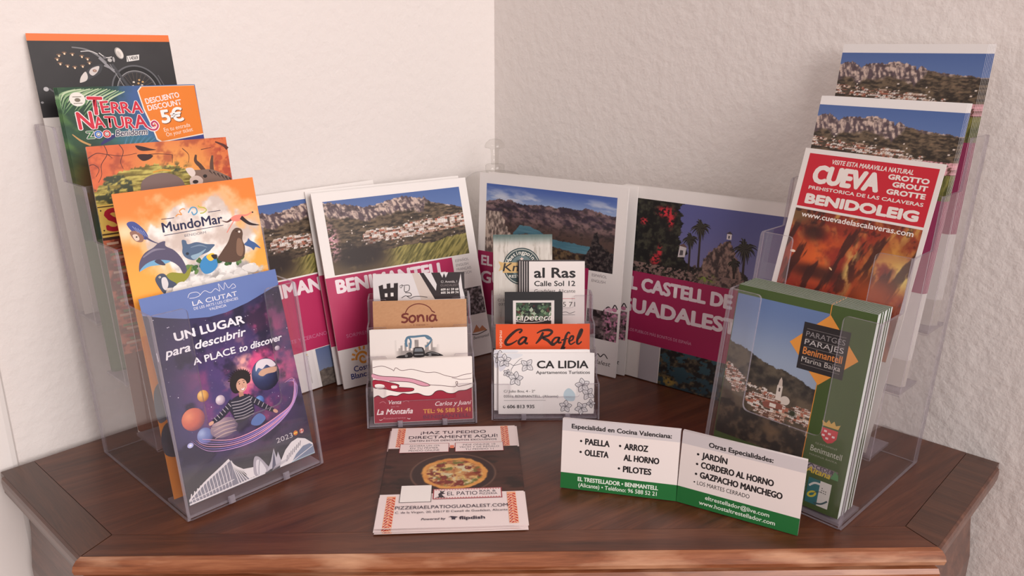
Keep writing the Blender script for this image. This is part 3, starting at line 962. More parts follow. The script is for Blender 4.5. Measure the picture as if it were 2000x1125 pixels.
def art_marine():
    a = Art(103, 219, (244, 176, 92), .35)
    OR1, OR2 = (252, 136, 62), (252, 176, 76)
    def bg(X, Y):
        c = mix(OR2, OR1, sm(150, 215, Y))
        cl = np.hypot((X - 56) / 40, (Y - 178) / 32)
        cl = cl + (fbm(X * .07, Y * .07, 3) - .5) * .75
        puff = mix((212, 196, 186), (252, 246, 240), sm(.3, .7, fbm(X * .1, Y * .1, 5)))
        m = sm(1.02, .84, cl)
        c = mix(c, puff, m)
        c = mix(c, (236, 214, 172), sm(1.22, .95, cl) * (1 - m) * .7)
        lowc = np.hypot((X - 58) / 36, (Y - 150) / 14) + (fbm(X * .12, Y * .14, 7) - .5) * .9
        c = mix(c, mix((168, 162, 160), (246, 242, 238), sm(.3, .65, fbm(X * .16, Y * .18, 9))), sm(1.05, .85, lowc))
        c = mix(c, (250, 236, 200), ell_mask(X, Y, 4, 193, 8, 6, .95) * .8)
        return c
    a.img(0, 120, 103, 219, .6, bg)
    a.rect(0, 0, 103, 120.4, (244, 152, 64)).up()
    NV = (40, 42, 78)
    a.text('MundoMar', 28.8, 188.6, 6.6, NV, w=44.5, bold=.03)
    for x, w in ((29.6, 1.8), (33.6, 1.6)):
        pass
    a.line(29.2, 197.8, 38.4, 197.5, .45, NV).line(63.6, 197.9, 73.1, 197.9, .45, NV).line(29.1, 186.4, 73.4, 186.9, .45, NV)
    a.text('BENIDORM', 43.2, 183, 1.7, (110, 110, 120), w=16)
    a.stroke([(39.6, 198.2), (41.5, 199.5), (44, 199), (43, 201.5), (45.5, 203), (47.2, 202.2)], .8, (232, 160, 90))
    a.stroke([(49, 199.5), (52, 202.8), (55, 202.2), (55.4, 199), (52.6, 197.6), (51.6, 200)], .9, (90, 160, 200))
    a.stroke([(57.5, 198), (60, 198), (62.6, 199.6), (61, 201.6), (58, 202.4), (57, 203.6)], .8, (190, 190, 80))
    # leaves
    for i in range(46):
        x, y = 40 + 44 * hsh(np.array(i * 1.0), np.array(3.0), 1), 157 + 8 * hsh(np.array(i * 1.0), np.array(7.0), 2)
        a.ell(float(x), float(y), 2.2, 1.4, [(70, 108, 58), (44, 84, 48), (104, 136, 78)][i % 3], rot=i * 1.3, n=10)
    a.blob([(22, 155), (28, 160), (38, 158), (44, 162), (40, 154), (30, 150)], (150, 150, 56)).up(.02)
    # macaw in flight at the left
    a.blob([(5.6, 198), (10.8, 198.8), (16.6, 192), (18, 186.5), (15, 186), (10, 190)], (70, 84, 150))
    a.blob([(6.5, 192), (11, 192.5), (15, 188), (13.5, 184.5), (9, 186)], (150, 110, 96))
    a.stroke([(16, 187.5), (20, 184), (25, 181)], [1.6, .3], (80, 74, 110)).up(.02)
    a.blob([(8, 190), (11, 190), (12, 186.5), (9.4, 186)], (226, 206, 190)).ell(10.4, 188.4, .6, .5, (40, 30, 30))
    for i in range(5):
        a.stroke([(9 + i * 1.6, 196 - i), (12 + i * 1.4, 191 - i)], [.4, .2], (150, 160, 206), k=1)
    # flamingo
    PK = (236, 140, 124)
    a.blob([(79, 190), (83, 192.6), (89, 192.4), (90.5, 190), (85, 188)], PK)
    a.stroke([(88, 192), (93, 191.6), (97.5, 193.2)], [1.5, .7], PK).ell(98, 193, .7, .6, (60, 44, 44))
    a.stroke([(88, 190.6), (94, 185), (102, 182.6)], [3.2, 2.2, .2], (52, 40, 44)).stroke([(80, 190), (76.5, 188.8), (73, 190.2)], [1.8, .4], (92, 60, 58))
    a.stroke([(82, 189), (78, 184.5), (75, 181)], [.7, .6], PK)
    # dolphin
    a.up(.02)
    a.blob([(7.6, 164.6), (9, 171), (13.5, 176.6), (20, 179.4), (24, 181.8), (28.8, 182.4), (28.6, 179), (34, 175), (38.4, 168), (40.2, 160), (37.4, 157.4), (35.2, 163), (30.4, 167.6), (24, 169), (16, 168.6), (10.5, 167.6)], (92, 86, 112))
    a.up(.02)
    a.blob([(7.8, 164.8), (12, 168.6), (18, 170.6), (24, 170), (30, 168), (24, 166.6), (15, 167)], (120, 176, 212))
    a.blob([(19, 170), (23, 170.4), (26, 166), (22, 167)], (74, 70, 92)).stroke([(12, 174), (20, 177.6), (28, 177)], [.8, 1.6, .3], (136, 130, 150))
    # seal in the middle
    a.blob([(39.4, 172), (40.2, 176), (40.6, 181), (43.4, 180.4), (44.4, 177.6), (51, 178), (58, 175.4), (64, 174), (61, 171.4), (58.4, 169.6), (52, 168), (46.8, 165.6), (41.4, 168.2)], (86, 108, 138)).up(.02)
    a.blob([(45, 169), (51, 170), (57, 172), (52, 168), (47, 166)], (150, 180, 200)).ell(42.8, 171, 1.2, 1, (44, 50, 66)).stroke([(46, 175), (53, 175.4), (58, 173)], [.6, 1.2, .3], (124, 144, 168))
    # sea lion
    a.blob([(64.6, 162.4), (68.5, 168), (74.4, 174), (78.6, 180.8), (82.5, 183.4), (86.4, 182), (87.2, 178.6), (86, 174), (87, 168), (84.6, 161), (76, 158.6)], (96, 72, 60)).up(.02)
    a.blob([(82, 175), (85.2, 174), (85.6, 167), (83, 162), (79.6, 165)], (140, 108, 88)).ell(84.6, 180.2, .9, .8, (236, 224, 214)).ell(82.4, 181, .5, .4, (30, 22, 22))
    # small dolphin
    a.blob([(86.8, 170), (89.6, 172.2), (91, 174.2), (92.4, 172.2), (96, 169.6), (99.6, 165), (95.6, 166.6), (93.6, 164.6), (91.6, 167)], (70, 102, 156))
    # blue and yellow macaw
    a.blob([(50, 160.4), (53, 165.4), (57, 167.6), (62, 167), (63.4, 162.6), (63, 158), (58, 154.4), (52.4, 154.6)], (64, 142, 200)).up(.02)
    a.blob([(56, 166.4), (59.4, 168.2), (62.4, 167.4), (61, 163.4), (58, 163)], (240, 200, 70)).blob([(60, 167), (64.2, 166.4), (63, 163.4), (60.8, 164.4)], (48, 40, 44))
    # penguin
    a.blob([(17, 157), (20, 160.4), (24, 160), (26.6, 155.6), (31, 151.6), (29, 149.4), (24, 149.6), (22, 146), (19.6, 149)], (74, 84, 106)).up(.02)
    a.blob([(21.4, 157), (24.4, 157.4), (25.4, 152.6), (23, 148.6), (21, 151)], (224, 220, 222)).ell(20.4, 158.4, .8, .7, (240, 230, 210)).ell(20.3, 158.4, .35, .35, BLK)
    # cloud puffs in front
    for i in range(60):
        r = lambda s: float(hsh(np.array(i * 1.0), np.array(s * 1.0), 5))
        x, y = 30 + 62 * r(1), 144 + 10 * r(2) * (.4 + abs(r(1) - .3))
        g = 214 + 34 * r(3)
        a.ell(x, y, 2.4 + 2 * r(4), 1.8 + 1.2 * r(5), (g, g - 4, g - 8), n=14)
        if i % 12 == 0:
            a.up(.015)
    a.up(.015)
    # lower part of the print, seen from the side through the clear plastic
    a.blob([(0.3, 78), (6, 86), (14, 84), (16, 74), (10, 62), (0.3, 58)], (92, 104, 122)).blob([(0.3, 50), (8, 56), (20, 40), (12, 30), (0.3, 34)], (70, 78, 96))
    return a

def art_space():
    a = Art(104, 148.5, (214, 210, 222), .25)
    def bg(X, Y):
        c = mix((40, 38, 58), (38, 38, 70), sm(20, 140, Y))
        n = fbm(X * .035, Y * .035, 3)
        c = mix(c, (98, 66, 134), ell_mask(X, Y, 62, 72, 50, 46, .98) * (.15 + n))
        c = mix(c, (84, 82, 140), ell_mask(X, Y, 22, 50, 28, 30, .95) * .5)
        pk = sm(.42, .72, fbm(X * .05 + 3, Y * .06, 7)) * ell_mask(X, Y, 72, 78, 36, 40, .95)
        c = mix(c, (226, 84, 136), pk)
        c = mix(c, (250, 176, 168), sm(.5, .76, fbm(X * .08, Y * .08, 9)) * ell_mask(X, Y, 66, 84, 22, 16, .9))
        c = mix(c, (30, 26, 52), sm(.55, .7, fbm(X * .06, Y * .06 + 5, 11)) * .75)
        c = mix(c, (80, 78, 82), sm(30, 12, Y + (X - 50) * .08))
        return c
    a.img(0, 0, 104, 148.5, .55, bg)
    for i in range(150):
        x, y = 104 * float(hsh(np.array(i * 1.), np.array(1.), 21)), 40 + 100 * float(hsh(np.array(i * 1.), np.array(2.), 22))
        r = .12 + .28 * float(hsh(np.array(i * 1.), np.array(3.), 23)) ** 4
        a.ell(x, y, r, r, (226, 222, 240), n=6)
    a.up()
    # blue banner with the sagging lower edge
    a.poly([(0, 148.5), (0, 137), (14, 132), (28, 128), (45, 125.2), (58, 125.4), (76, 128.6), (90, 132.6), (104, 136.5), (104, 148.5)], (104, 126, 184)).up()
    W2 = (236, 234, 242)
    a.text('LA CIUTAT', 35.2, 135.6, 3.2, W2, w=34.2, bold=.01)
    a.text('DE LES ARTS I LES CIÈNCIES', 35.4, 132.6, 1.8, W2, w=34)
    a.text('VALÈNCIA', 46.2, 129.6, 1.9, W2, w=13.2)
    a.stroke([(33, 142), (35, 144.6), (40, 144.6), (42, 142), (38, 141), (34, 141.4)], .35, W2)
    a.stroke([(42, 142), (46, 144.2), (50, 142), (54, 144), (57, 141.6), (57, 147), (60, 142), (62, 146.8), (64, 142.4), (68, 144.6), (69.5, 142), (66, 141.4)], .35, W2)
    a.text('UN LUGAR', 17.6, 114.6, 5.7, W2, w=52.6, bold=.05)
    a.text('para descubrir', 9, 105.4, 5.6, W2, w=59.6, bold=.035, shear=.28)
    a.line(3.2, 104, 3.2, 110, .5, W2)
    a.text('A PLACE', 26.4, 94.8, 4.7, W2, w=32, bold=.03)
    a.text('to discover', 61, 94.4, 4.8, W2, w=35.4, bold=.035, shear=.28).up()
    # planets
    def ball(x, y, r, c, hi, dk, ry=None):
        ry = ry or r
        def f(X, Y):
            d = np.hypot((X - x + r * .35) / r, (Y - y - r * .4) / r)
            n = fbm(X * .35, Y * .6, int(x))
            return mix(mix(hi, c, sm(0, .9, d)), dk, sm(.8, 1.7, d) + (n - .5) * .3)
        N = 26
        ang = np.linspace(0, 2 * math.pi, N, endpoint=False)
        rr = np.linspace(0, 1, 7)
        P = [(x, y)] + [(x + r * k * math.cos(t), y + ry * k * math.sin(t)) for k in rr[1:] for t in ang]
        tr = [(0, 1 + i, 1 + (i + 1) % N) for i in range(N)]
        qd = [(1 + k * N + i, 1 + (k + 1) * N + i, 1 + (k + 1) * N + (i + 1) % N, 1 + k * N + (i + 1) % N) for k in range(5) for i in range(N)]
        P = np.array(P)
        a._add(P, f(P[:, 0], P[:, 1]), tris=tr, quads=qd)
    ball(77.8, 72.8, 11.4, (46, 52, 92), (96, 118, 160), (22, 20, 42), 12.2)
    ball(27.6, 71.8, 4.2, (214, 156, 84), (246, 206, 130), (130, 84, 66))
    ball(39.2, 65, 3.6, (196, 176, 190), (236, 226, 230), (120, 100, 130))
    ball(17.2, 58, 8.4, (206, 108, 92), (236, 148, 112), (110, 62, 84), 8)
    ball(22.6, 44, 5.8, (112, 128, 186), (166, 182, 222), (70, 72, 124))
    ball(68.4, 55, 3.8, (84, 120, 184), (130, 170, 220), (50, 60, 120))
    ball(91.6, 89.4, 2.2, (186, 170, 186), (220, 206, 220), (110, 90, 120), 1.8)
    a.up(.02)
    a.blob([(70.5, 77), (72, 82.5), (77, 84.6), (84, 82.6), (87.4, 77.4), (83, 77), (80, 79.6), (76, 77.4), (73, 79)], (226, 216, 224))
    a.blob([(72, 74.5), (76, 77), (83, 76.8), (88, 75.6), (86, 72.4), (79, 72.8), (75, 72)], (206, 164, 140)).up(.02)
    # swirl
    SW = (206, 160, 220)
    for k in range(6):
        o = k * 1.7
        a.stroke([(12 + o, 44 - o * .2), (22, 33 + o), (40, 28 + o * .8), (60, 28 + o * .8), (80, 34 + o * .6), (94, 43 + o * .3), (101 - o * .2, 54 + o), (100 - o, 62)], [.1, .5, .9, .5, .2],
                 [SW, (150, 130, 210), (240, 170, 200)][k % 3])
    a.ell(11, 41, 2.2, 1.8, (186, 190, 240)).up(.02).ell(11, 41, 1, .8, (240, 240, 252))
    # banded planet as the seat, the child with arms spread
    ball(37.5, 45, 10.6, (140, 120, 140), (186, 160, 166), (76, 62, 90), 7)
    a.up(.02)
    for dy in (-4, -1.4, 1.4, 4):
        a.stroke([(29, 43.4 + dy), (37, 44.6 + dy), (46, 43.8 + dy)], [.3, .9, .3], (196, 170, 166))
    a.blob([(60, 44), (66, 46), (70, 41), (64, 37.4), (58, 40)], (96, 124, 184)).up(.02)
    NVY = (44, 42, 58)
    a.blob([(44, 58), (48, 62.6), (54, 64), (60, 62.6), (63, 56), (62, 48), (56, 45), (48, 44.6), (46, 50)], NVY)
    a.stroke([(48, 61), (42, 56.6), (36, 53), (30.4, 51.6)], [5.4, 4.4, 3], NVY)
    a.stroke([(59, 61), (65, 55.6), (72, 49), (77.6, 44.4)], [5.4, 4.4, 3], NVY).up(.02)
    for i in range(7):
        y = 47.5 + i * 2.2
        a.stroke([(46.6, y), (54, y - 1), (62, y)], .6, (168, 160, 170))
    for i in range(6):
        t = .12 + i * .15
        for (p, q) in (((47, 60.4), (30.4, 51.6)), ((60, 60.4), (77.6, 44.4))):
            x, y = p[0] + (q[0] - p[0]) * t, p[1] + (q[1] - p[1]) * t
            dx, dy = q[1] - p[1], -(q[0] - p[0])
            l = math.hypot(dx, dy)
            a.line(x - dx / l * 1.7, y - dy / l * 1.7, x + dx / l * 1.7, y + dy / l * 1.7, .6, (168, 160, 170))
    SK = (214, 164, 142)
    a.ell(28.8, 51, 2.2, 1.3, SK, rot=.3).ell(79, 43.4, 2.2, 1.3, SK, rot=-.7)
    a.rect(53.6, 62.6, 57.2, 66.5, (186, 132, 112)).up(.02)
    HR = (36, 28, 30)
    a.blob([(50, 67), (48.6, 72), (50, 77), (53.6, 80.6), (58.6, 81.6), (63.6, 79.6), (65.4, 75), (64, 71), (61, 70), (54, 66)], HR)
    for i in range(14):
        q = .2 + i * .2
        a.stroke([(57 + 6 * math.cos(q), 74 + 5.4 * math.sin(q)), (57 + 9.6 * math.cos(q + .1), 74.4 + 8.4 * math.sin(q + .1))], [1.6, .5], HR, k=1)
    a.up(.02).ell(57.2, 70.4, 4.2, 5.0, SK, rot=-.15).up(.02)
    a.ell(55.8, 72, .55, .4, (40, 28, 28)).ell(59.4, 72, .55, .4, (40, 28, 28)).stroke([(57.6, 71.6), (58.2, 69.8), (57.4, 69.5)], .3, (176, 118, 100))
    a.blob([(55.6, 68.2), (57.6, 67.8), (59.6, 68.4), (58.2, 66.6), (56.6, 66.6)], (244, 236, 234)).stroke([(55.4, 68.4), (57.6, 66.3), (59.8, 68.6)], .35, (170, 80, 80))
    a.stroke([(54.6, 73.4), (56.6, 73.6)], .35, HR, k=1).stroke([(58.4, 73.6), (60.4, 73.4)], .35, HR, k=1).up(.02)
    # year and dots
    a.text('2023', 74.4, 19.2, 3.7, (206, 200, 206), w=14)
    a.ell(91.2, 21.4, 1.9, 1.9, (214, 120, 60)).ell(96.6, 21.2, 1.9, 1.9, (196, 140, 130)).up(.02).rect(89.6, 20.9, 92.8, 21.9, (236, 200, 90)).rect(96.3, 19.6, 96.9, 22.8, (236, 226, 226)).rect(95, 20.9, 98.2, 21.5, (206, 60, 60)).up(.02)
    # white ribbed buildings
    WB, GB, DB = (232, 226, 228), (178, 172, 182), (104, 104, 122)
    a.poly([(1, .6), (1.6, 5), (14, 12.4), (26, 17.4), (34.6, 21), (37.4, 19.6), (38.4, 12), (44, 5), (50, 1.8), (50, .4)], (140, 138, 150)).up(.02)
    a.stroke([(1.5, 4), (14, 11.6), (26, 16.8), (35.6, 21)], [1, 1.6, 2], WB)
    for i in range(13):
        x = 3 + i * 2.5
        a.line(x, 5 + i * 1.22, x + .6, 1.2, .5, WB).line(x, 5 + i * 1.2, x + 1, 8 + i * 1.1, .8, WB)
        a.line(x, 1.2, x + 4, 4 + i * .9, .35, GB)
    for i in range(8):
        a.line(36.5 + i * .2, 20 - i * .6, 39 + i * 2.2, 1.4, .55, WB)
    a.line(1, 1.2, 60, 1.2, 1, WB).line(1, 3.4, 36, 6, .5, WB).up(.02)
    a.poly([(44, 10.6), (52, 9), (53, 2), (47, 2)], WB).blob([(52.4, 2), (52.2, 10), (54.6, 15.8), (58, 14.6), (62, 8), (64, 2)], GB).up(.02)
    a.blob([(54.2, 2), (54.6, 11), (57, 13), (60, 8), (61, 2)], (222, 218, 224)).stroke([(55, 2), (56.4, 8), (58, 12)], .4, DB)
    a.poly([(62, 2.4), (66.4, 8), (70.8, 16.6), (71.4, 9), (73.6, 13), (74.6, 6), (78, 2)], (196, 192, 202)).poly([(66, 2), (70.6, 15.4), (69.6, 3)], DB).up(.02)
    a.poly([(72.4, .6), (75, 6), (80, 12), (86, 16), (92, 17.2), (98, 14.6), (103.6, 8.8), (103.8, .6)], WB).up(.02)
    for i in range(8):
        x = 79 + i * 1.9
        a.line(x, 3 + i * 1.1, x + 1.6, 7.6 + i * .95, .6, (120, 116, 128))
    a.poly([(83, .8), (88, 5.6), (95, 9.6), (101, 9.6), (103.6, 7.2), (103.6, .8)], (132, 142, 164)).line(82.6, 1, 103.6, 7, .5, WB).line(83, .9, 103.8, .9, .7, (176, 196, 206)).up(.02)
    for i in range(14):
        a.line(66 + i * 1.1, .8 + i * .2, 70 + i * .9, 4 + i * .1, .35, GB)
    return a

# ---- leaflets of the right holder
def art_village_dl():
    a = Art(104, 206, (232, 228, 228), .35)
    a.rect(0, 0, 104, 206, (238, 234, 232)).up()
    a.img(0, 137, 104, 199.4, .5, lambda X, Y: village_photo(X, Y, 0, 137, 104, 199.4, 'back'))
    a.rect(0, 70, 104, 137, (164, 50, 100)).up()
    a.rect(0, 0, 104, 20, (214, 206, 200)).up()
    return a

def art_cave():
    a = Art(104, 207, (238, 232, 228), .35)
    a.rect(0, 0, 104, 207, WHT).up()
    RD, WW = (206, 32, 52), (244, 234, 228)
    a.rect(4.5, 162.8, 100.5, 203.4, RD).up()
    a.text('VISITE ESTA MARAVILLA NATURAL', 23.5, 197.2, 3.2, WW, w=60.5, bold=.03, shear=.12)
    a.text('CUEVA', 12, 182.2, 12.2, WW, w=50, bold=.085, shear=.06)
    for s, x, y, w in (('GROTTO', 67.9, 192.2, 28), ('GROUT', 72.2, 187.2, 23.8), ('GROTTE', 69.4, 181.8, 26.6)):
        a.text(s, x, y, 3.3, WW, w=w, bold=.08)
    a.text('PREHISTORICA DE LAS CALAVERAS', 10.6, 176.6, 2.4, WW, w=85.6, bold=.04)
    a.text('BENIDOLEIG', 10.8, 166, 6.6, WW, w=84, bold=.1).up()
    def ph(X, Y):
        c = mix((96, 34, 26), (176, 54, 34), fbm(X * .045, Y * .05, 3))
        c = mix(c, (196, 120, 64), sm(.52, .74, fbm(X * .09 + Y * .03, Y * .06, 5)) * .85)
        c = mix(c, (228, 104, 42), ell_mask(X, Y, 36, 126, 22, 16, .95) * sm(.35, .6, fbm(X * .06, Y * .07, 7)))
        c = mix(c, (222, 168, 70), ell_mask(X, Y, 88, 126, 16, 18, .9) * sm(.4, .6, fbm(X * .07, Y * .08, 9)))
        c = mix(c, (246, 226, 130), ell_mask(X, Y, 96, 124, 7, 9, .9) * .9)
        st = sm(.55, .66, fbm(X * .16 - Y * .05, Y * .035, 11))
        c = mix(c, (56, 26, 24), st * .8)
        c = mix(c, (206, 158, 84), sm(.6, .75, fbm(X * .2 - Y * .06, Y * .05, 13)) * sm(140, 156, Y) * .8)
        c = mix(c, (44, 20, 20), ell_mask(X, Y, 24, 145, 9, 6, .7) * .8)
        c = mix(c, (120, 86, 54), ell_mask(X, Y, 8, 156, 12, 6, .8))
        c = mix(c, (60, 24, 20), ell_mask(X, Y, 34, 116, 24, 5, .7) * .85)
        c = mix(c, (226, 190, 110), ell_mask(X, Y, 58, 122, 4, 18, .8) * sm(.4, .6, fbm(X * .2, Y * .09, 15)))
        c = mix(c, (214, 92, 36), ell_mask(X, Y, 78, 108, 18, 12, .8) * .7)
        c = mix(c, (40, 20, 22), sm(.58, .7, fbm(X * .25, Y * .25, 17)) * sm(138, 160, Y) * .7)
        return c
    a.img(4.5, 66, 100.5, 161, .55, ph)
    a.ell(11, 128, 2.2, 1, (250, 226, 206)).ell(44, 121, 1.6, .6, (240, 196, 150), rot=-.6).up(.02)
    a.text('www.cuevadelascalaveras.com', 10.6, 155.2, 3.9, WW, w=84.6, bold=.03)
    return a

def art_green():
    GN = (70, 92, 44)
    a = Art(103, 145, (200, 204, 206), .25)
    a.rect(0, 0, 103, 145, GN).up()
    def ph(X, Y):
        c = mix((156, 172, 196), (104, 130, 178), sm(90, 138, Y))
        r = np.interp(X, [0, 6, 15, 22, 36, 46, 56, 64, 71.5], [103, 101, 99.4, 95, 91.5, 90.5, 88.4, 85.5, 84]) + (fbm(X * .2, 0 * X, 3) - .5) * 3
        m = mix((50, 46, 44), (98, 88, 74), sm(.3, .7, fbm(X * .14, Y * .16, 5)))
        m = mix(m, (112, 92, 74), sm(80, 70, Y) * .4)
        c = np.where((Y < r)[..., None], m, c)
        t = 70 - .19 * X + 6 * sm(20, 0, X)
        d = (np.abs(Y - t) < 9 + 3 * fbm(X * .1, Y * .1, 7)) & (fbm(X * .11, Y * .13, 9) > .42 - .06 * (np.abs(Y - t) < 4))
        c = np.where(d[..., None], town(X, Y, 2.3, 5), c)
        lo = Y < 57 - .12 * X + (fbm(X * .12, 0 * X, 11) - .5) * 8
        c = np.where(lo[..., None], mix((36, 32, 28), (98, 80, 62), sm(.4, .72, fbm(X * .2, Y * .2, 13))), c)
        c = mix(c, (128, 102, 74), ell_mask(X, Y, 44, 45, 8, 4, .6) * .8)
        return c
    a.img(.5, 30, 71.5, 138.3, .5, ph)
    a.rect(43.4, 68, 47.6, 79, (222, 210, 200)).poly([(43.8, 79), (47.2, 79), (46.6, 83), (45.5, 85.4), (44.4, 83)], (206, 190, 178)).ell(51, 69.4, 3.6, 3.2, (214, 202, 192)).up(.02)
    a.rect(44.9, 74.6, 46.1, 77.4, (76, 62, 58)).poly([(34, 63.6), (44, 66.8), (50, 65), (50, 62), (36, 60)], (140, 84, 72)).rect(40, 61.8, 45, 64.6, (226, 214, 204))
    for i in range(26):
        q = i / 26 * 6.28
        a.stroke([(58, 62), (58 + 3.6 * math.cos(q), 62 + 3.4 * math.sin(q))], [.6, .2], (58, 60, 44), k=1)
    a.up(.02)
    YL = (226, 152, 62)
    a.line(71.6, 145, 71.6, 137, .6, YL).line(71.5, 88, 70.9, 30, .6, YL)
    a.poly([(72, 137.6), (96.2, 111), (72.2, 87.4), (46.6, 112.4)], (238, 158, 66)).up()
    a.rect(54.8, 95.4, 88, 129, (38, 34, 38)).up()
    G2 = (206, 200, 196)
    for s, y, c, b, h in (('PARATGES', 119.2, (150, 146, 148), 0, 3.7), ('PARAJES', 113.4, (200, 196, 196), 0, 3.7), ('Benimantell', 106.4, (226, 140, 70), .02, 5), ('Marina Baixa', 100.8, G2, 0, 3.6)):
        a.text(s, 57.4, y, h, c, w=28, bold=b)
    for y in (124.6, 117.6, 111.8, 104.6, 99):
        a.line(57.4, y, 85.4, y, .25, (140, 134, 132))
    # coat of arms
    a.poly([(80.8, 59.8), (92.2, 59.8), (92, 54), (89.6, 50.8), (86.5, 49.4), (83.4, 50.8), (81, 54)], (206, 62, 70)).up(.02)
    for x, y in ((83.6, 57.6), (86.6, 56.4), (82.6, 54.4), (89.6, 55), (85.4, 52.8)):
        a.rect(x - 1, y - .7, x + 1, y + .7, (236, 214, 214))
    a.poly([(81, 61), (92, 61), (93, 64.6), (90, 63.2), (88.4, 66), (86.5, 63.6), (84.6, 66), (83, 63.2), (80, 64.6)], (214, 174, 88))
    a.text('AJUNTAMENT', 78, 46.6, 1.3, (156, 160, 140), w=16)
    a.text('Benimantell', 75.6, 40.8, 4.2, (206, 210, 196), w=22.4)
    a.text('MARINA BAIXA', 75.6, 37.6, 1.3, (156, 160, 140), w=20)
    a.rect(75.2, 26, 97.4, 32.2, (120, 110, 110)).rect(75.6, 28.6, 93, 31.8, (176, 164, 172)).up(.02)
    a.text('CEDER', 82, 29, 2.7, (60, 50, 70), w=12.6, bold=.03).text('Aitana', 75.6, 25.4, 4.2, (222, 196, 60), w=17, bold=.03, shear=.25)
    a.stroke([(76, 29.4), (78.4, 31.6), (81, 29.6)], .8, (70, 70, 90)).poly([(93, 26), (98.6, 26), (98, 30), (95.4, 32)], (90, 150, 96))
    a.rect(78.4, 3.8, 95, 22, (232, 230, 224)).rect(78.4, 3.8, 87, 22, (50, 118, 124)).up(.02)
    a.stroke([(79.6, 16), (83, 19), (87, 19.4)], 1.4, (226, 226, 222)).ell(82.4, 10.6, 3.6, 2.2, (214, 204, 72), rot=.6).stroke([(85, 5), (90, 6), (94, 9.4)], 1.2, (60, 90, 96))
    for i in range(7):
        a.ell(89 + i % 3 * 1.4, 14 + i // 3 * 1.6, .4, .4, (70, 70, 70), n=8)
    a.stroke([(83.6, 12), (86.4, 13.6), (89, 14.4)], .4, (60, 60, 60))
    a.up(.02).ell(82.4, 10.6, 2, .9, (50, 118, 124), rot=.6)
    a.text('LEADER', 77.4, 5, 1.8, (110, 160, 160), rot=math.pi / 2, w=14)
    return a

# ---- cards
def art_castle_card():
    a = Art(85, 55, (236, 230, 228), .32)
    a.rect(0, 0, 85, 55, (228, 222, 222)).up()
    a.poly([(36, 55), (44, 30), (60, 30), (42, 55)], (214, 200, 190))
    B2 = (46, 36, 38)
    a.poly([(5, 43.6), (9, 45), (9.4, 41), (12.6, 41.4), (12.4, 45.6), (16, 46.2), (16, 41.8), (19, 42), (19.2, 46), (23, 46.2), (22.4, 28), (7, 26)], B2).up(.02)
    a.rect(10.6, 33.4, 13, 36.8, WHT).rect(16, 33.8, 18.6, 37.2, WHT).up(.02)
    a.stroke([(24.4, 43), (27, 44.4), (26, 41.6), (24.6, 42.2)], .5, B2).stroke([(27, 43.4), (33, 43.8), (33, 39), (29, 38), (29, 43)], .6, B2).stroke([(29.4, 37), (34, 36.4), (35, 34), (31, 33.6)], .7, B2)
    a.stroke([(26, 32), (30, 34), (34, 31.6), (38, 33), (44, 33), (50, 32)], .6, B2)
    a.poly([(43, 55), (47, 55), (60, 35), (57, 30)], B2)
    a.poly([(54, 55), (62, 55), (64.5, 50), (66, 54.4), (67.6, 50), (70, 55), (82, 55), (79.6, 44), (81, 30), (57, 30), (59, 44)], B2)
    a.poly([(81.6, 55), (85, 55), (85, 32), (83, 40)], B2).up(.02)
    a.text("C/. Avenida, 1", 63, 45.2, 2.1, (226, 218, 216), w=15)
    a.text('GUADALEST', 62.4, 41.8, 2, (130, 118, 116), w=16.6)
    a.text('609 61 59 68', 62.8, 38, 1.9, WHT, w=16.4, bold=.04)
    a.text('605 36 89 74', 62.8, 35, 1.9, WHT, w=16.4, bold=.04)
    return a

def art_kraft_card():
    a = Art(85, 55, (196, 148, 108), .4)
    def bg(X, Y):
        return mix((188, 138, 98), (204, 156, 116), fbm(X * .5, Y * 1.4, 3))
    a.img(0, 0, 85, 55, 1.2, bg)
    BR = (112, 42, 34)
    f = lambda x, y: ((x - 130) * .1356, 55 - (y - 218) * .139)
    a.stroke([f(*p) for p in ((345, 300), (365, 268), (400, 248), (435, 242), (475, 250), (508, 270), (525, 297))], .9, BR)
    a.stroke([f(*p) for p in ((345, 403), (356, 412), (370, 420), (400, 436))], .9, BR).stroke([f(*p) for p in ((524, 400), (512, 412), (500, 422), (470, 436))], .9, BR)
    for s in ([(366, 312), (350, 306), (328, 312), (326, 326), (352, 336), (356, 350), (340, 362), (316, 358)], [(392, 318), (372, 332), (374, 356), (394, 362), (410, 346), (406, 326), (390, 318)],
              [(424, 316), (428, 340), (428, 362)], [(428, 340), (442, 320), (458, 322), (464, 340), (466, 362)], [(490, 318), (490, 340), (490, 362)],
              [(544, 324), (524, 318), (508, 334), (510, 354), (528, 358), (542, 342), (546, 318)], [(546, 318), (546, 346), (558, 358)]):
        a.stroke([f(*p) for p in s], [1.6, 2.0, 1.7], BR)
    a.stroke([f(523, 292), f(543, 304)], 1.1, BR, k=1)
    a.text('~ 2 manos ~', f(372, 386)[0], f(372, 386)[1], 1.5, BR, w=17)
    return a

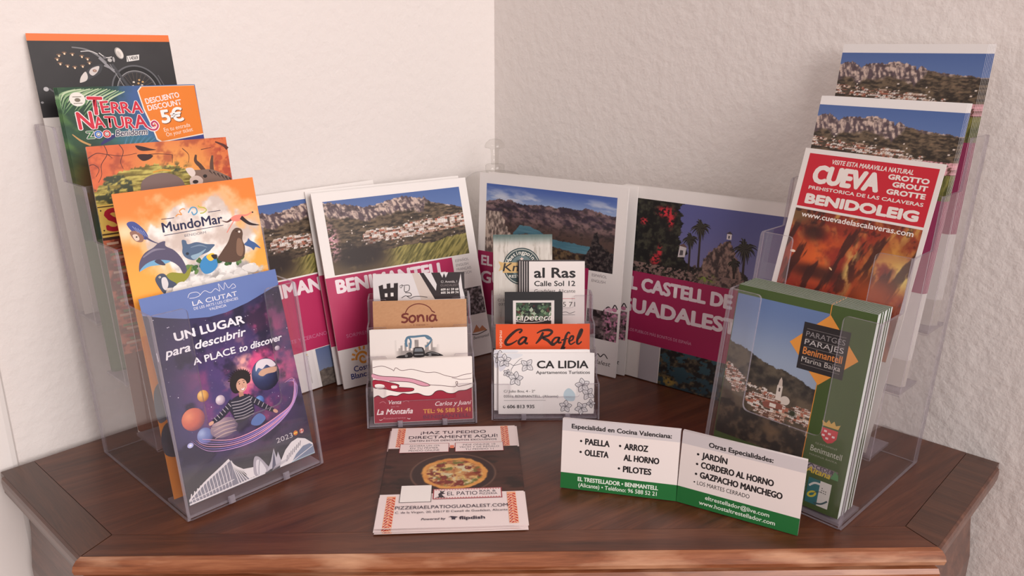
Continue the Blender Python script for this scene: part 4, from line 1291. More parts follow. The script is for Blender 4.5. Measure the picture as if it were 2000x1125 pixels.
def art_car_card():
    a = Art(85, 55, (238, 228, 222), .32)
    a.rect(0, 0, 85, 55, (238, 228, 222)).up()
    f = lambda x, y: ((x - 97) * .1312, 55 - (y - 422) * .135)
    def sk(X, Y):
        base = np.full(X.shape + (3,), (238, 228, 222), float)
        cx, cy = f(415, 560)
        hh = 6 + 12 * np.floor(hsh(np.floor(X / 1.8), 0 * X, 3) * 5) / 5 * (np.abs(X - cx) < 20)
        m = ((Y - (cy - 7)) < hh) & (np.abs(X - cx) < 20)
        fade = sm(21, 13, np.abs(X - cx)) * sm(cy - 9, cy - 3, Y)
        return mix(base, mix((196, 186, 180), (120, 112, 110), fbm(X * .3, Y * .2, 5)), np.where(m, fade, 0))
    a.img(20, 24, 66, 52, .6, sk)
    BL = (88, 122, 146)
    a.stroke([f(*p) for p in ((345, 540), (340, 510), (352, 478), (400, 474), (470, 470), (500, 482), (510, 500), (490, 530), (470, 545))], [2.2, 1.8, 1.4], BL)
    a.stroke([f(*p) for p in ((335, 505), (352, 478), (372, 500), (368, 550))], 1.6, BL).stroke([f(*p) for p in ((470, 470), (490, 490), (515, 492))], 1.5, BL).up(.02)
    DK = (44, 40, 42)
    a.blob([f(*p) for p in ((388, 608), (390, 560), (400, 545), (445, 545), (460, 560), (462, 608))], DK)
    a.blob([f(*p) for p in ((275, 612), (290, 598), (330, 592), (350, 578), (376, 580), (376, 612))], DK)
    a.blob([f(*p) for p in ((470, 605), (474, 584), (510, 576), (545, 584), (582, 600), (580, 608))], DK).up(.02)
    a.poly([f(*p) for p in ((400, 552), (446, 552), (454, 574), (394, 574))], (120, 124, 130)).rect(*f(395, 596), *f(455, 590), (150, 150, 152))
    a.ell(*f(340, 600), 1.3, 1.3, (130, 128, 128)).ell(*f(500, 600), 1.3, 1.3, (130, 128, 128)).stroke([f(485, 590), f(520, 586), f(560, 596)], .5, (150, 148, 150))
    return a

def art_venta_card():
    a = Art(85.5, 55, (240, 230, 224), .32)
    a.rect(0, 0, 85.5, 55, (244, 234, 228)).up()
    LN, PK, RD = (92, 50, 54), (222, 158, 176), (166, 34, 58)
    a.stroke([(.2, 49.1), (8.5, 50.1), (16.6, 46.8), (18, 45.6), (19.9, 48.2), (24.8, 45.6), (33.8, 46.2), (46, 43), (54.2, 42.8), (62, 39.8), (70.9, 37.8), (78, 39.6), (85.2, 40.5)], .45, LN)
    a.stroke([(68, 37.4), (76, 35.6), (85.2, 36.2)], .4, LN)
    pk = [(.2, 43.7), (8.2, 41.3), (22, 40), (36.1, 37.3), (48.8, 31.9), (42.3, 31.2), (30.9, 35.2), (14, 36.6), (.2, 39.9)]
    a.blob(pk, PK, 3).up(.02).stroke(pk[:-1], .55, LN)
    a.stroke([(48.8, 31.9), (58, 31), (70.7, 29.5), (71.4, 33.4), (73, 33.4), (73.4, 29.6), (85.1, 31.6)], .5, LN)
    r2 = [(.2, 38.3), (7, 37.4), (14.4, 35.6), (21.9, 33.2), (22, 31.2), (28, 30.4), (34.6, 29.4), (33.2, 27.2), (24, 26.8), (17.9, 27.8), (10, 30), (5.3, 30.4), (.2, 31.6)]
    a.blob(r2, RD, 3).up(.02).stroke(r2, .5, (70, 26, 36))
    a.blob([(1.4, 33.8), (5, 34.6), (9.4, 33.4), (9, 31), (3, 31)], (244, 234, 228), 4).blob([(15.6, 32.6), (20, 32.4), (20.4, 30.4), (16, 30.2)], (244, 234, 228), 3)
    hl = [(.2, 22.7), (4, 24.4), (8, 22), (14, 24), (20, 23.4), (25, 25.4), (30.6, 24.6), (38, 25), (44, 22.6), (49.8, 22.6), (54, 26), (59, 26.4), (64, 24), (69.3, 23.6), (74, 25.6), (80, 26), (85.3, 28)]
    a.poly(smooth_pts(hl, 4) + [(85.3, .2), (.2, .2)], (156, 28, 52)).up(.02).stroke(hl, .6, (70, 26, 36))
    CW = (246, 232, 232)
    a.text('Venta', 12, 16.4, 3.4, CW, w=11.4, bold=.01, shear=.3)
    a.stroke([(5, 17.8), (8, 19), (10.4, 17.4)], .4, (206, 130, 140)).stroke([(25, 17.8), (28, 19), (30.4, 17.6)], .4, (206, 130, 140)).text('desde 1982', 14.6, 13.6, 1.1, (206, 130, 140), w=7)
    a.text('La Montaña', 2.4, 7.6, 4.6, CW, w=30.6, bold=.03, shear=.3)
    a.text('Restaurante', 8, 3.2, 1.7, (206, 130, 140), w=19).stroke([(4.4, 3.2), (5.6, 2.6), (7, 3.4)], .4, CW).stroke([(28.4, 3.4), (30, 2.6), (31, 3.2)], .4, CW)
    a.text('Carlos y Juani', 52.4, 13.2, 3.7, CW, w=31, bold=.005, shear=.35)
    a.text('TEL: 96 588 51 41', 42.4, 7, 3.5, (226, 160, 70), w=41, bold=.03)
    a.text('BENIMANTELL', 42.4, 2.2, 3, (104, 30, 62), w=40, bold=.02)
    return a

def art_km_card():
    a = Art(55, 85, (226, 222, 216), .32)
    def bg(X, Y):
        pl = np.floor(X / 7.8)
        f = X / 7.8 - pl
        c = mix((198, 190, 180), (226, 220, 212), fbm(X * .5, Y * .05, 3))
        c = mix(c, (140, 128, 116), sm(.06, .0, f))
        c = mix(c, (150, 140, 128), sm(.6, .72, fbm(X * .8, Y * .07, 5)) * .5)
        return mix(c, (74, 98, 94), sm(74, 86, Y) * .9)
    a.img(0, 0, 55, 85, .6, bg)
    cx, cy, G = 27, 55, (58, 74, 76)
    a.ell(cx, cy, 17.6, 17.6, G, n=48).up(.02).ell(cx, cy, 16.4, 16.4, (206, 206, 196), n=48).up(.02).ell(cx, cy, 15.8, 15.8, G, n=48).up(.02).ell(cx, cy, 10.4, 10.4, (104, 122, 124), n=40).up(.02)
    a.arc_text('Meetingpoint', cx, cy, 11.4, math.radians(160), math.radians(24), 3.8, (232, 228, 218), bold=.02)
    st = [(cx + (2.2 if i % 2 == 0 else .9) * math.cos(math.pi / 2 + i * math.pi / 5), cy + 7 + (2.2 if i % 2 == 0 else .9) * math.sin(math.pi / 2 + i * math.pi / 5)) for i in range(10)]
    a.poly(st, (232, 206, 196)).up(.02)
    a.poly([(5, 50.5), (9, 52), (9, 49), (46, 49), (46, 52), (50, 50.5), (48, 55), (50, 60), (46, 58.8), (9, 58.8), (5, 60), (7, 55)], (214, 178, 120)).up(.02)
    a.text('Km 0', 9, 50.6, 7.4, (48, 44, 44), w=30, bold=.02, shear=.2)
    a.text('RESTO-BAR', 15, 44.4, 2.5, (230, 226, 216), w=24, bold=.02)
    a.text('C/ Sol', 4, 22, 2.3, (90, 84, 80), w=9).text('035..', 5, 18, 2.3, (90, 84, 80), w=8)
    return a

def art_black_white_card():
    a = Art(54, 62, (238, 228, 224), .32)
    a.rect(0, 0, 54, 62, (240, 230, 226)).rect(0, 61.2, 54, 62, (70, 62, 64)).up().rect(0, 0, 1.5, 62, (44, 38, 40)).up()
    a.text('al Ras', 6.6, 46, 9, BLK, w=38.4, bold=.04)
    a.text('Calle Sol 12', 6.6, 38, 4.7, BLK, w=38.4, bold=.03)
    a.text('Guadalest, Alicante', 6.6, 31.6, 3.3, BLK, w=38.6)
    a.line(7, 26, 45, 26, .45, (196, 90, 96))
    a.text('96 588 75 71', 6.6, 18.4, 4.4, (60, 52, 54), w=38.4)
    a.stroke([(30, 12), (36, 13.4), (40, 12), (45, 13.6)], .5, (90, 82, 84)).line(30, 10.6, 45, 10.6, .4, (90, 82, 84))
    return a

def art_leaf_card():
    a = Art(53.5, 58, (34, 32, 34), .32)
    a.rect(0, 0, 53.5, 58, (40, 38, 40)).up()
    a.rect(7.6, 4, 45.8, 50, (230, 222, 218)).up()
    def lv(X, Y):
        c = mix((24, 30, 26), (66, 92, 66), sm(.38, .6, fbm(X * .28, Y * .3, 3)))
        c = mix(c, (150, 168, 140), sm(.58, .72, fbm(X * .4, Y * .45, 5)))
        return mix(c, (96, 40, 40), sm(.6, .7, fbm(X * .3 + 9, Y * .3, 7)) * .8)
    a.img(10.4, 20, 43, 48, .5, lv)
    for i in range(16):
        x, y = 12 + 29 * float(hsh(np.array(i * 1.), np.array(4.), 31)), 32 + 14 * float(hsh(np.array(i * 1.), np.array(5.), 32))
        a.poly([(x - 2, y), (x - .6, y + 1.2), (x, y + 2.4), (x + .6, y + 1.2), (x + 2, y), (x, y - 1.6)], [(120, 146, 110), (80, 112, 80), (170, 184, 160)][i % 3])
    a.rect(10.4, 20, 43, 32, (40, 36, 36)).up(.02)
    a.text('tapeteca', 9.6, 31.4, 5.8, (240, 234, 230), w=34, shear=.25).stroke([(9, 30.6), (22, 29.6), (36, 31), (44, 37), (42, 39), (41, 36)], .5, (240, 234, 230))
    return a

def art_orange_card():
    a = Art(85, 55, (222, 92, 40), .32)
    a.rect(0, 0, 85, 55, (226, 84, 36)).up()
    g = lambda x, y: ((x - 80) * .16, 55 - (y - 537) * .165)
    K = (46, 22, 18)
    for s, w in (([(212, 586), (226, 574), (222, 566), (196, 572), (162, 600), (136, 632), (142, 650), (168, 646), (202, 626)], [1.6, 1.2, 2.2, 2.0, .8]),
                 ([(252, 612), (232, 610), (210, 632), (216, 648), (238, 636), (254, 612), (246, 640), (262, 644)], [1.2, 1.8, 1.4, 1.6]),
                 ([(348, 582), (332, 616), (306, 646)], [1.6, 2.2, .8]), ([(312, 588), (340, 574), (378, 570), (398, 580), (380, 600), (346, 612), (374, 628), (398, 652), (416, 650)], [.8, 2, 1.6, 2.2, 1]),
                 ([(440, 612), (416, 614), (398, 636), (406, 648), (426, 636), (440, 612), (434, 640), (452, 638)], [1.2, 1.6, 1.4, 1.4]),
                 ([(500, 592), (490, 584), (476, 606), (466, 646), (450, 684), (458, 684), (472, 664)], [.9, 1.8, 2, 1]), ([(450, 628), (470, 622), (490, 617)], [.8, 1.2, .6]),
                 ([(494, 634), (514, 624), (518, 606), (504, 608), (494, 632), (504, 650), (530, 636)], [1, 1.5, 1.5, .8]),
                 ([(540, 630), (558, 604), (568, 574), (560, 572), (544, 612), (540, 642), (550, 648), (566, 634)], [.8, 1.8, 1.8, .9])):
        a.stroke([g(*p) for p in s], [q * 1.25 for q in w], K)
    x, y = g(101, 573)
    a.text('mesón', x + 0.2, y, 2.9, (250, 226, 206), w=15.4, rot=-math.pi / 2)
    return a

def art_flower_card():
    a = Art(85, 55, (240, 234, 232), .32)
    a.rect(.2, .2, 84.8, 54.8, (242, 236, 234)).up()
    f = lambda x, y: ((x - 103) * .167, 55 - (y - 735) * .172)
    LN = (96, 92, 100)
    a.blob([f(*p) for p in ((104, 740), (150, 760), (150, 800), (110, 830))], (214, 212, 220)).blob([f(*p) for p in ((150, 740), (230, 742), (210, 760), (160, 770))], (226, 226, 230))
    a.blob([f(*p) for p in ((455, 935), (480, 920), (510, 950), (505, 985), (470, 985), (450, 965))], (188, 206, 216)).up(.02)
    def flower(cx, cy, r, q0=0, n=5, elong=1.25):
        for i in range(n):
            q = q0 + i * 2 * math.pi / n
            dx, dy = math.cos(q), math.sin(q)
            px, py = -dy, dx
            P = [(cx, cy), (cx + dx * r * .5 + px * r * .42, cy + dy * r * .5 + py * r * .42), (cx + dx * r * elong * .95, cy + dy * r * elong * .95),
                 (cx + dx * r * .5 - px * r * .42, cy + dy * r * .5 - py * r * .42), (cx, cy)]
            a.blob(P[:-1], (226, 222, 224), 4).stroke(P, .5, LN, k=5)
            a.stroke([(cx, cy), (cx + dx * r * .8, cy + dy * r * .8)], .28, LN, k=1).stroke([(cx + px * r * .12, cy + py * r * .12), (cx + dx * r * .6 + px * r * .2, cy + dy * r * .6 + py * r * .2)], .22, LN, k=1)
        a.stroke([(cx + .5 * math.cos(t), cy + .5 * math.sin(t)) for t in np.linspace(0, 6.3, 8)], .3, LN, k=1)
    flower(*f(135, 775), 5.2, .3)
    flower(*f(255, 800), 5.4, .9, 4)
    flower(*f(195, 870), 5.6, .2)
    flower(*f(150, 840), 3, 1.2)
    a.stroke([f(*p) for p in ((120, 800), (160, 790), (185, 800), (225, 790))], .4, LN).stroke([f(*p) for p in ((185, 800), (170, 830), (190, 850))], .4, LN).stroke([f(*p) for p in ((185, 800), (215, 770), (230, 765))], .35, LN)
    flower(*f(550, 905), 5.6, .5, 5)
    flower(*f(580, 950), 5, 1.0, 4)
    flower(*f(460, 1015), 4.8, .2, 5)
    flower(*f(545, 1025), 5, .8, 5)
    flower(*f(595, 1000), 3.4, .1, 4)
    a.text('CA LIDIA', 34.4, 41.4, 6.4, BLK, w=45, bold=.035)
    a.text('Apartamentos Turísticos', 33.4, 36.2, 2.7, (70, 66, 68), w=47.6, bold=.012)
    a.text('C/ Julio Bou, 4 - 2º', 5, 19.6, 2.2, (90, 86, 88), w=27.6)
    a.text('03516 BENIMANTELL, (Alicante)', 5, 15, 2.2, (90, 86, 88), w=48)
    a.line(5, 12.4, 42, 12.4, .35, (160, 156, 158))
    a.ell(5.4, 6.6, 1.1, 1.2, (70, 66, 68)).text('606 813 935', 8, 5.4, 2.9, (50, 46, 48), w=24, bold=.03).up(.02).ell(5.6, 6.8, .7, .7, (242, 236, 234))
    return a

def art_pizza():
    a = Art(105, 148, (236, 222, 220), .18)
    PW, DB = (238, 222, 220), (54, 44, 62)
    a.rect(0, 0, 105, 148, PW).up()
    def ph(X, Y):
        c = mix((44, 26, 22), (88, 52, 40), fbm(X * .03, Y * .2, 3))
        c = mix(c, (30, 20, 18), sm(.5, .7, fbm(X * .06, Y * .12, 4)) * .7)
        d = np.hypot((X - 54) / 25, (Y - 71) / 23)
        pl = np.hypot((X - 53) / 33, (Y - 71) / 30)
        c = mix(c, (52, 34, 32), sm(1.02, .98, pl))
        c = mix(c, (140, 104, 84), np.exp(-((pl - .98) / .025) ** 2) * .6)
        crust = mix((196, 122, 56), (232, 176, 96), fbm(X * .2, Y * .2, 5))
        d2 = d + (fbm(X * .15, Y * .15, 7) - .5) * .16
        c = mix(c, crust, sm(1.04, .98, d2))
        top = mix((150, 78, 44), (222, 184, 116), sm(.3, .7, fbm(X * .14, Y * .16, 9)))
        top = mix(top, (110, 110, 52), sm(.54, .66, fbm(X * .2 + 4, Y * .22, 11)))
        top = mix(top, (206, 196, 160), sm(.58, .72, fbm(X * .18, Y * .2 + 7, 13)))
        top = mix(top, (120, 44, 36), sm(.56, .68, fbm(X * .22 + 8, Y * .24, 15)))
        return mix(c, top, sm(.9, .8, d2))
    a.img(0, 43, 105, 112, .6, ph)
    # ornamental side strips
    for x0, y0, y1 in ((5.5, 114, 147.6), (92.5, 112, 147.6), (5.5, .4, 40), (92.5, 2, 42)):
        a.rect(x0, y0, x0 + 6.4, y1, (240, 170, 132)).up(.01)
        n = int((y1 - y0) / 3.4)
        for i in range(n):
            yy = y0 + 1.7 + i * 3.4
            a.ell(x0 + 1.7, yy, 1.7, 1.2, (186, 40, 40), rot=i, n=8).ell(x0 + 4.7, yy + .8, 1.3, 1.8, (206, 70, 46), rot=-i, n=8)
            a.stroke([(x0 + .4, yy - 1.4), (x0 + 3.2, yy + 1.2), (x0 + 6, yy - 1.2)], .5, (250, 226, 206), k=3)
        a.up(.01)
    a.text('¡HAZ TU PEDIDO', 52.5, 135.6, 4.8, DB, w=55, al='c')
    a.text('DIRECTAMENTE AQUÍ!', 52.5, 127.6, 4.8, DB, w=74, al='c')
    a.text('OBTÉN ESTOS DESCUENTOS EXCLUSIVOS', 52.5, 122.6, 2.6, DB, w=72, al='c')
    RDF = (150, 52, 62)
    for x0, x1, ls in ((9, 49.2, ('AHORRA UN 15%', 'EN TU PRIMER', 'PEDIDO ONLINE')), (54, 93.6, ('PIDE ONLINE 10', 'VECES Y DE REGALO', 'TU PEDIDO 11'))):
        a.rect(x0, 104, x1, 119, RDF).up(.02).rect(x0 + .5, 104.5, x1 - .5, 118.5, PW).up(.02)
        for i, s in enumerate(ls):
            a.text(s, (x0 + x1) / 2, 114 - i * 3.9, 2.6, DB, w=(len(s) * 1.9), al='c')
    a.rect(50, 110, 53.2, 115, (232, 130, 100))
    # blank white square where the code was, restaurant banner
    a.rect(14.6, 31.4, 37.6, 54.4, (80, 62, 66)).up(.02).rect(15, 31.8, 37.2, 54, (242, 236, 232)).up(.02)
    a.rect(38.6, 34.6, 89, 48.4, (160, 60, 70)).up(.02).rect(39.4, 35.4, 88.2, 47.6, PW).up(.02)
    for i in range(24):
        for y in (35.6, 46.2):
            a.poly([(40 + i * 2, y), (41.6 + i * 2, y), (40.8 + i * 2, y + 1.2)], (196, 90, 84))
    a.poly([(40.4, 36.4), (43, 38), (42.4, 41), (44, 43.4), (43.4, 46.4), (45, 44.6), (47.4, 45.6), (46, 43), (47.6, 41.8), (45, 40.6), (46.6, 37.6), (48.4, 36.4)], (56, 46, 56))
    a.text('EL PATIO', 49, 39, 5, DB, w=22)
    a.text('BAR &', 72.6, 42.6, 2.5, DB, w=12).text('PIZZERÍA', 72.6, 39, 2.5, DB, w=13)
    a.text('PIZZERIAELPATIOGUADALEST.COM', 52.5, 22.6, 4, DB, w=80, al='c')
    a.text('C. de la Virgen, 20, 03517 El Castell de Guadalest, Alicante', 52.5, 17.4, 2.4, DB, w=79, al='c')
    a.text('Powered by', 31.6, 8.6, 2.2, DB, w=16.6, bold=.03, shear=.2)
    a.poly([(50, 10.6), (52, 11.6), (53, 9.4), (52.4, 8), (54, 8.6), (55, 8), (55.2, 10), (57, 11.4), (54.6, 12), (52, 12.4)], DB)
    a.text('flipdish', 58, 8.2, 3.6, DB, w=17.6, bold=.045)
    return a

def art_menu(left):
    a = Art(85, 55, (238, 228, 224), .3)
    WM, GY, GN, K = (240, 228, 224), (212, 204, 206), (38, 110, 56), (40, 36, 38)
    a.rect(0, 0, 85, 55, WM).up().rect(0, 45.6, 85, 55, GY).rect(0, 0, 85, 12.6, GN).up()
    GT = (232, 240, 226)
    if left:
        a.text('Especialidad en Cocina Valenciana:', 7, 48, 3.3, K, w=72, bold=.045)
        for s, x, y, w, b in (('PAELLA', 17.4, 36.4, 17.6, 1), ('OLLETA', 17.4, 27.8, 17.2, 1), ('ARROZ', 46, 35.8, 16.8, 1), ('AL HORNO', 46, 27.2, 25.2, 0), ('PILOTES', 46, 18.2, 20, 1)):
            a.text(s, x, y, 4.5, K, w=w, bold=.05)
            if b:
                a.ell(x - 3.2, y + 2.3, .9, .9, K, n=12)
        a.text('EL TRESTELLADOR • BENIMANTELL', 13, 7, 3.1, GT, w=58.6, bold=.04)
        a.text('(Alicante) • Teléfono: 96 588 52 21', 13.6, 2.4, 3.1, GT, w=57.4, bold=.015)
    else:
        a.text('Otras Especialidades:', 19.4, 47.4, 3.4, K, w=44, bold=.045)
        for s, y, w, h in (('JARDÍN', 38, 17.6, 4.2), ('CORDERO AL HORNO', 30.6, 50, 4.4), ('GAZPACHO MANCHEGO', 23, 56.6, 4.4)):
            a.text(s, 15.4, y, h, K, w=w, bold=.05)
            a.ell(12.4, y + 2.1, .9, .9, K, n=12)
        a.text('LOS MARTES CERRADO', 13.8, 17.2, 3, K, w=37)
        a.ell(11.8, 18.8, .6, .6, K, n=10)
        a.text('eltrestellador@live.com', 20.6, 7.6, 3, GT, w=44.6, bold=.018)
        a.text('www.hostaltrestellador.com', 16.6, 2.8, 3, GT, w=53, bold=.018)
    return a
# ---------------------------------------------------------------- the room
WO = 0.007                      # the corner of the two walls lies at (0, WO)
def wall(name, dirx, x_len, thick=0.12, h=2.6):
    # a vertical slab running from the corner along (dirx, -1)
    d = Vector((dirx, -1, 0)).normalized()
    n = Vector((dirx, 1, 0)).normalized()
    c = Vector((0, WO, 0))
    p = [c - d * (thick if dirx > 0 else 0), c + d * x_len, c + d * x_len + n * thick, c - d * (thick if dirx > 0 else 0) + n * thick]
    v = [(q.x, q.y, z) for z in (0, h) for q in p]
    f = [(0, 1, 2, 3), (4, 5, 6, 7), (0, 1, 5, 4), (1, 2, 6, 5), (2, 3, 7, 6), (3, 0, 4, 7)]
    o = fix_normals(mesh_obj(name, v, f, M_WALL))
    o['kind'] = 'structure'
    return o
wall('wall_left', -1, 2.2)
wall('wall_right', 1, 2.2)
o = mesh_obj('floor', [(-3, -3.2, 0), (3, -3.2, 0), (3, 0.3, 0), (-3, 0.3, 0), (-3, -3.2, -.1), (3, -3.2, -.1), (3, 0.3, -.1), (-3, 0.3, -.1)],
             [(0, 1, 2, 3), (7, 6, 5, 4), (0, 4, 5, 1), (1, 5, 6, 2), (2, 6, 7, 3), (3, 7, 4, 0)], M_FLOOR)
o['kind'] = 'structure'
# door casing on the left wall, just past the table's end
def casing():
    d, n = Vector((-1, -1, 0)).normalized(), Vector((1, -1, 0)).normalized()
    c = Vector((0, WO, 0))
    prof = [(0.541, 0.0), (0.541, 0.0025), (0.5425, 0.0048), (0.546, 0.006), (0.70, 0.006), (0.70, 0.0)]
    v, f = [], []
    for z in (0.0, 2.2):
        for t, k in prof:
            q = c + d * t + n * k
            v.append((q.x, q.y, z))
    m = len(prof)
    f = [tuple(range(m)), tuple(range(2 * m - 1, m - 1, -1))] + [(i, (i + 1) % m, m + (i + 1) % m, m + i) for i in range(m)]
    o = fix_normals(mesh_obj('trim_1', v, f, M_TRIM))
    o['kind'] = 'structure'
casing()

# ---------------------------------------------------------------- the corner table
def corner_table():
    t = thing('corner_table', 'dark varnished wooden corner table filling the corner between the two white walls', 'table', Matrix.Translation((0, -0.25, 0)))
    OY = 0.25
    g = 0.001
    # outline of the top, clockwise from the corner
    A = Vector((0, WO - 2 * g))
    FR, FL = Vector((0.2923, -0.5037)), Vector((-0.2698, -0.5037))
    RC, LC = Vector((0.4008, -0.3952)), Vector((-0.3845, -0.3955))
    out = [FL, FR, RC, A, LC]
    bw = 0.0235                                   # width of the border boards
    def off(p, q):
        d = (q - p).normalized()
        return Vector((-d.y, d.x)) * bw
    def meet(p1, d1, p2, d2):
        det = d1.x * d2.y - d1.y * d2.x
        s = ((p2.x - p1.x) * d2.y - (p2.y - p1.y) * d2.x) / det
        return p1 + d1 * s
    dF, dR, dL = FR - FL, RC - FR, FL - LC
    oF, oR, oL = off(FL, FR), off(FR, RC), off(LC, FL)
    iFR = meet(FL + oF, dF, FR + oR, dR)
    iFL = meet(FL + oF, dF, LC + oL, dL)
    iRC = meet(RC + oR, dR, RC, A - RC)
    iLC = meet(LC + oL, dL, LC, A - LC)
    e = 0.0004
    th = 0.018
    def board(name, pts, mat, z1=TZ, z0=None):
        z0 = TZ - th if z0 is None else z0
        c = sum((Vector(p) for p in pts), Vector((0, 0))) / len(pts)
        q = [Vector(p) + (c - Vector(p)).normalized() * e for p in pts]
        v, f, _ = extrude_poly([(p.x, p.y) for p in q], lambda x, y: (x, y + OY, z1), Vector((0, 0, z0 - z1)))
        return fix_normals(mesh_obj(name, v, f, mat, t))
    board('top_panel', [iFL, iFR, iRC, A, iLC], M_TOP)
    board('edge_board', [FL, FR, iFR, iFL], M_EDGE, TZ)
    board('edge_board', [FR, RC, iRC, iFR], M_EDGE_SIDE, TZ)
    board('edge_board', [LC, FL, iFL, iLC], M_EDGE_SIDE, TZ)
    # moulding below the edge, a profile (outward, down) run along the three free sides
    prof = [(0.0005, -0.0002), (0.0035, -0.0008), (0.0062, -0.0032), (0.0072, -0.0065), (0.0062, -0.0098), (0.0030, -0.0112), (-0.0005, -0.0118),
            (-0.0005, -0.0142), (0.0030, -0.0148), (0.0046, -0.018), (0.0036, -0.026), (-0.0010, -0.034), (-0.0075, -0.041), (-0.0095, -0.046),
            (-0.0070, -0.050), (-0.0070, -0.056), (-0.020, -0.056), (-0.020, -0.0190), (-0.0008, -0.0186), (-0.0008, -0.0002)]
    def outn(p, q):
        d = (q - p).normalized()
        return Vector((d.y, -d.x))
    side_prof = [(0.0005, -0.0002), (0.0020, -0.0012), (0.0026, -0.0045), (0.0022, -0.0105), (0.0002, -0.0135), (-0.0060, -0.0190), (-0.0105, -0.0270),
                 (-0.0115, -0.0400), (-0.0095, -0.0600), (-0.0060, -0.0850), (-0.0060, -0.1500), (-0.0200, -0.1500), (-0.0200, -0.0190), (-0.0008, -0.0186), (-0.0008, -0.0002)]
    nF, nR, nL = outn(FL, FR), outn(FR, RC), outn(LC, FL)
    def run(name, P, Q, n, nP, nQ, mat, prof=prof):
        # mitred at both ends with the neighbouring normals
        def at(p, nn, k):
            if nn is None:
                return p + n * k
            m = (n + nn)
            return p + m * (k / (1 + n.dot(nn)))
        v = []
        for p, nn in ((P, nP), (Q, nQ)):
            for k, z in prof:
                w = at(p, nn, k)
                v.append((w.x, w.y + OY, TZ + z))
        m = len(prof)
        f = [tuple(range(m)), tuple(range(2 * m - 1, m - 1, -1))] + [(i, (i + 1) % m, m + (i + 1) % m, m + i) for i in range(m)]
        o = fix_normals(mesh_obj(name, v, f, mat, t))
        return o
    run('front_moulding', FL, FR, nF, nL, nR, M_MOULD)
    sR = RC + (FR - RC).normalized() * 0.009
    sL = LC + (FL - LC).normalized() * 0.009
    run('side_panel', FR, sR, nR, nF, None, M_SIDE, side_prof)
    run('side_panel', sL, FL, nL, None, nF, M_SIDE, side_prof)
    # frame and legs below, out of the picture
    ins = 0.05
    cF = [FL + Vector((.03, ins)), FR + Vector((-.03, ins)), RC + Vector((-.075, .01)), Vector((0, -.06)), LC + Vector((.075, .01))]
    def slab(name, p, q, w, z0, z1, mat):
        d = (q - p).normalized()
        n = Vector((-d.y, d.x)) * w
        v, f, _ = extrude_poly([(a.x, a.y) for a in (p, q, q + n, p + n)], lambda x, y: (x, y + OY, z1), Vector((0, 0, z0 - z1)))
        fix_normals(mesh_obj(name, v, f, mat, t))
    for i in (0,):
        p, q = cF[i], cF[(i + 1) % 5]
        d = (q - p).normalized() * .036
        slab('apron', p + d, q - d, .018, TZ - .12, TZ - .058, M_EDGE)
    for p in cF:
        v, f = [], []
        for z, r in ((.0006, .012), (TZ - .25, .019), (TZ - .13, .023), (TZ - .058, .023)):
            for k in range(12):
                a = k * math.pi / 6
                v.append((p.x + r * math.cos(a), p.y + OY + r * math.sin(a), z))
        for i in range(3):
            f += [(i * 12 + k, i * 12 + (k + 1) % 12, i * 12 + 12 + (k + 1) % 12, i * 12 + 12 + k) for k in range(12)]
        f += [tuple(range(11, -1, -1)), tuple(range(36, 48))]
        mesh_obj('leg', v, f, M_EDGE, t, smooth=False)
    return t
corner_table()

# ---------------------------------------------------------------- clear tiered holders
HL = (-0.17522, -0.42725, 0.80258, 0.12958, 0.03585, 0.03797, 0.14595, 0.1109)
HR = (0.1967, -0.44363, -0.82947, 0.15138, 0.03327, 0.03705, 0.14367, 0.1134)
CL = (-0.0638, -0.3247, 0.0933, 0.2345, 0.0193, 0.0189, 0.0344, 0.0950)
CR = (0.0436, -0.3151, -0.0024, 0.2236, 0.0177, 0.0202, 0.0313, 0.0954)

def rounded(pts, radii, n=5):
    out = []
    m = len(pts)
    for i, (p, r) in enumerate(zip(pts, radii)):
        p = Vector(p)
        if r <= 0:
            out.append(tuple(p)); continue
        a, b = Vector(pts[i - 1]), Vector(pts[(i + 1) % m])
        da, db = (a - p).normalized() * r, (b - p).normalized() * r
        for k in range(n + 1):
            s = k / n
            q = (p + da) * (1 - s) ** 2 + 2 * p * s * (1 - s) + (p + db) * s ** 2
            out.append(tuple(q))
    return out

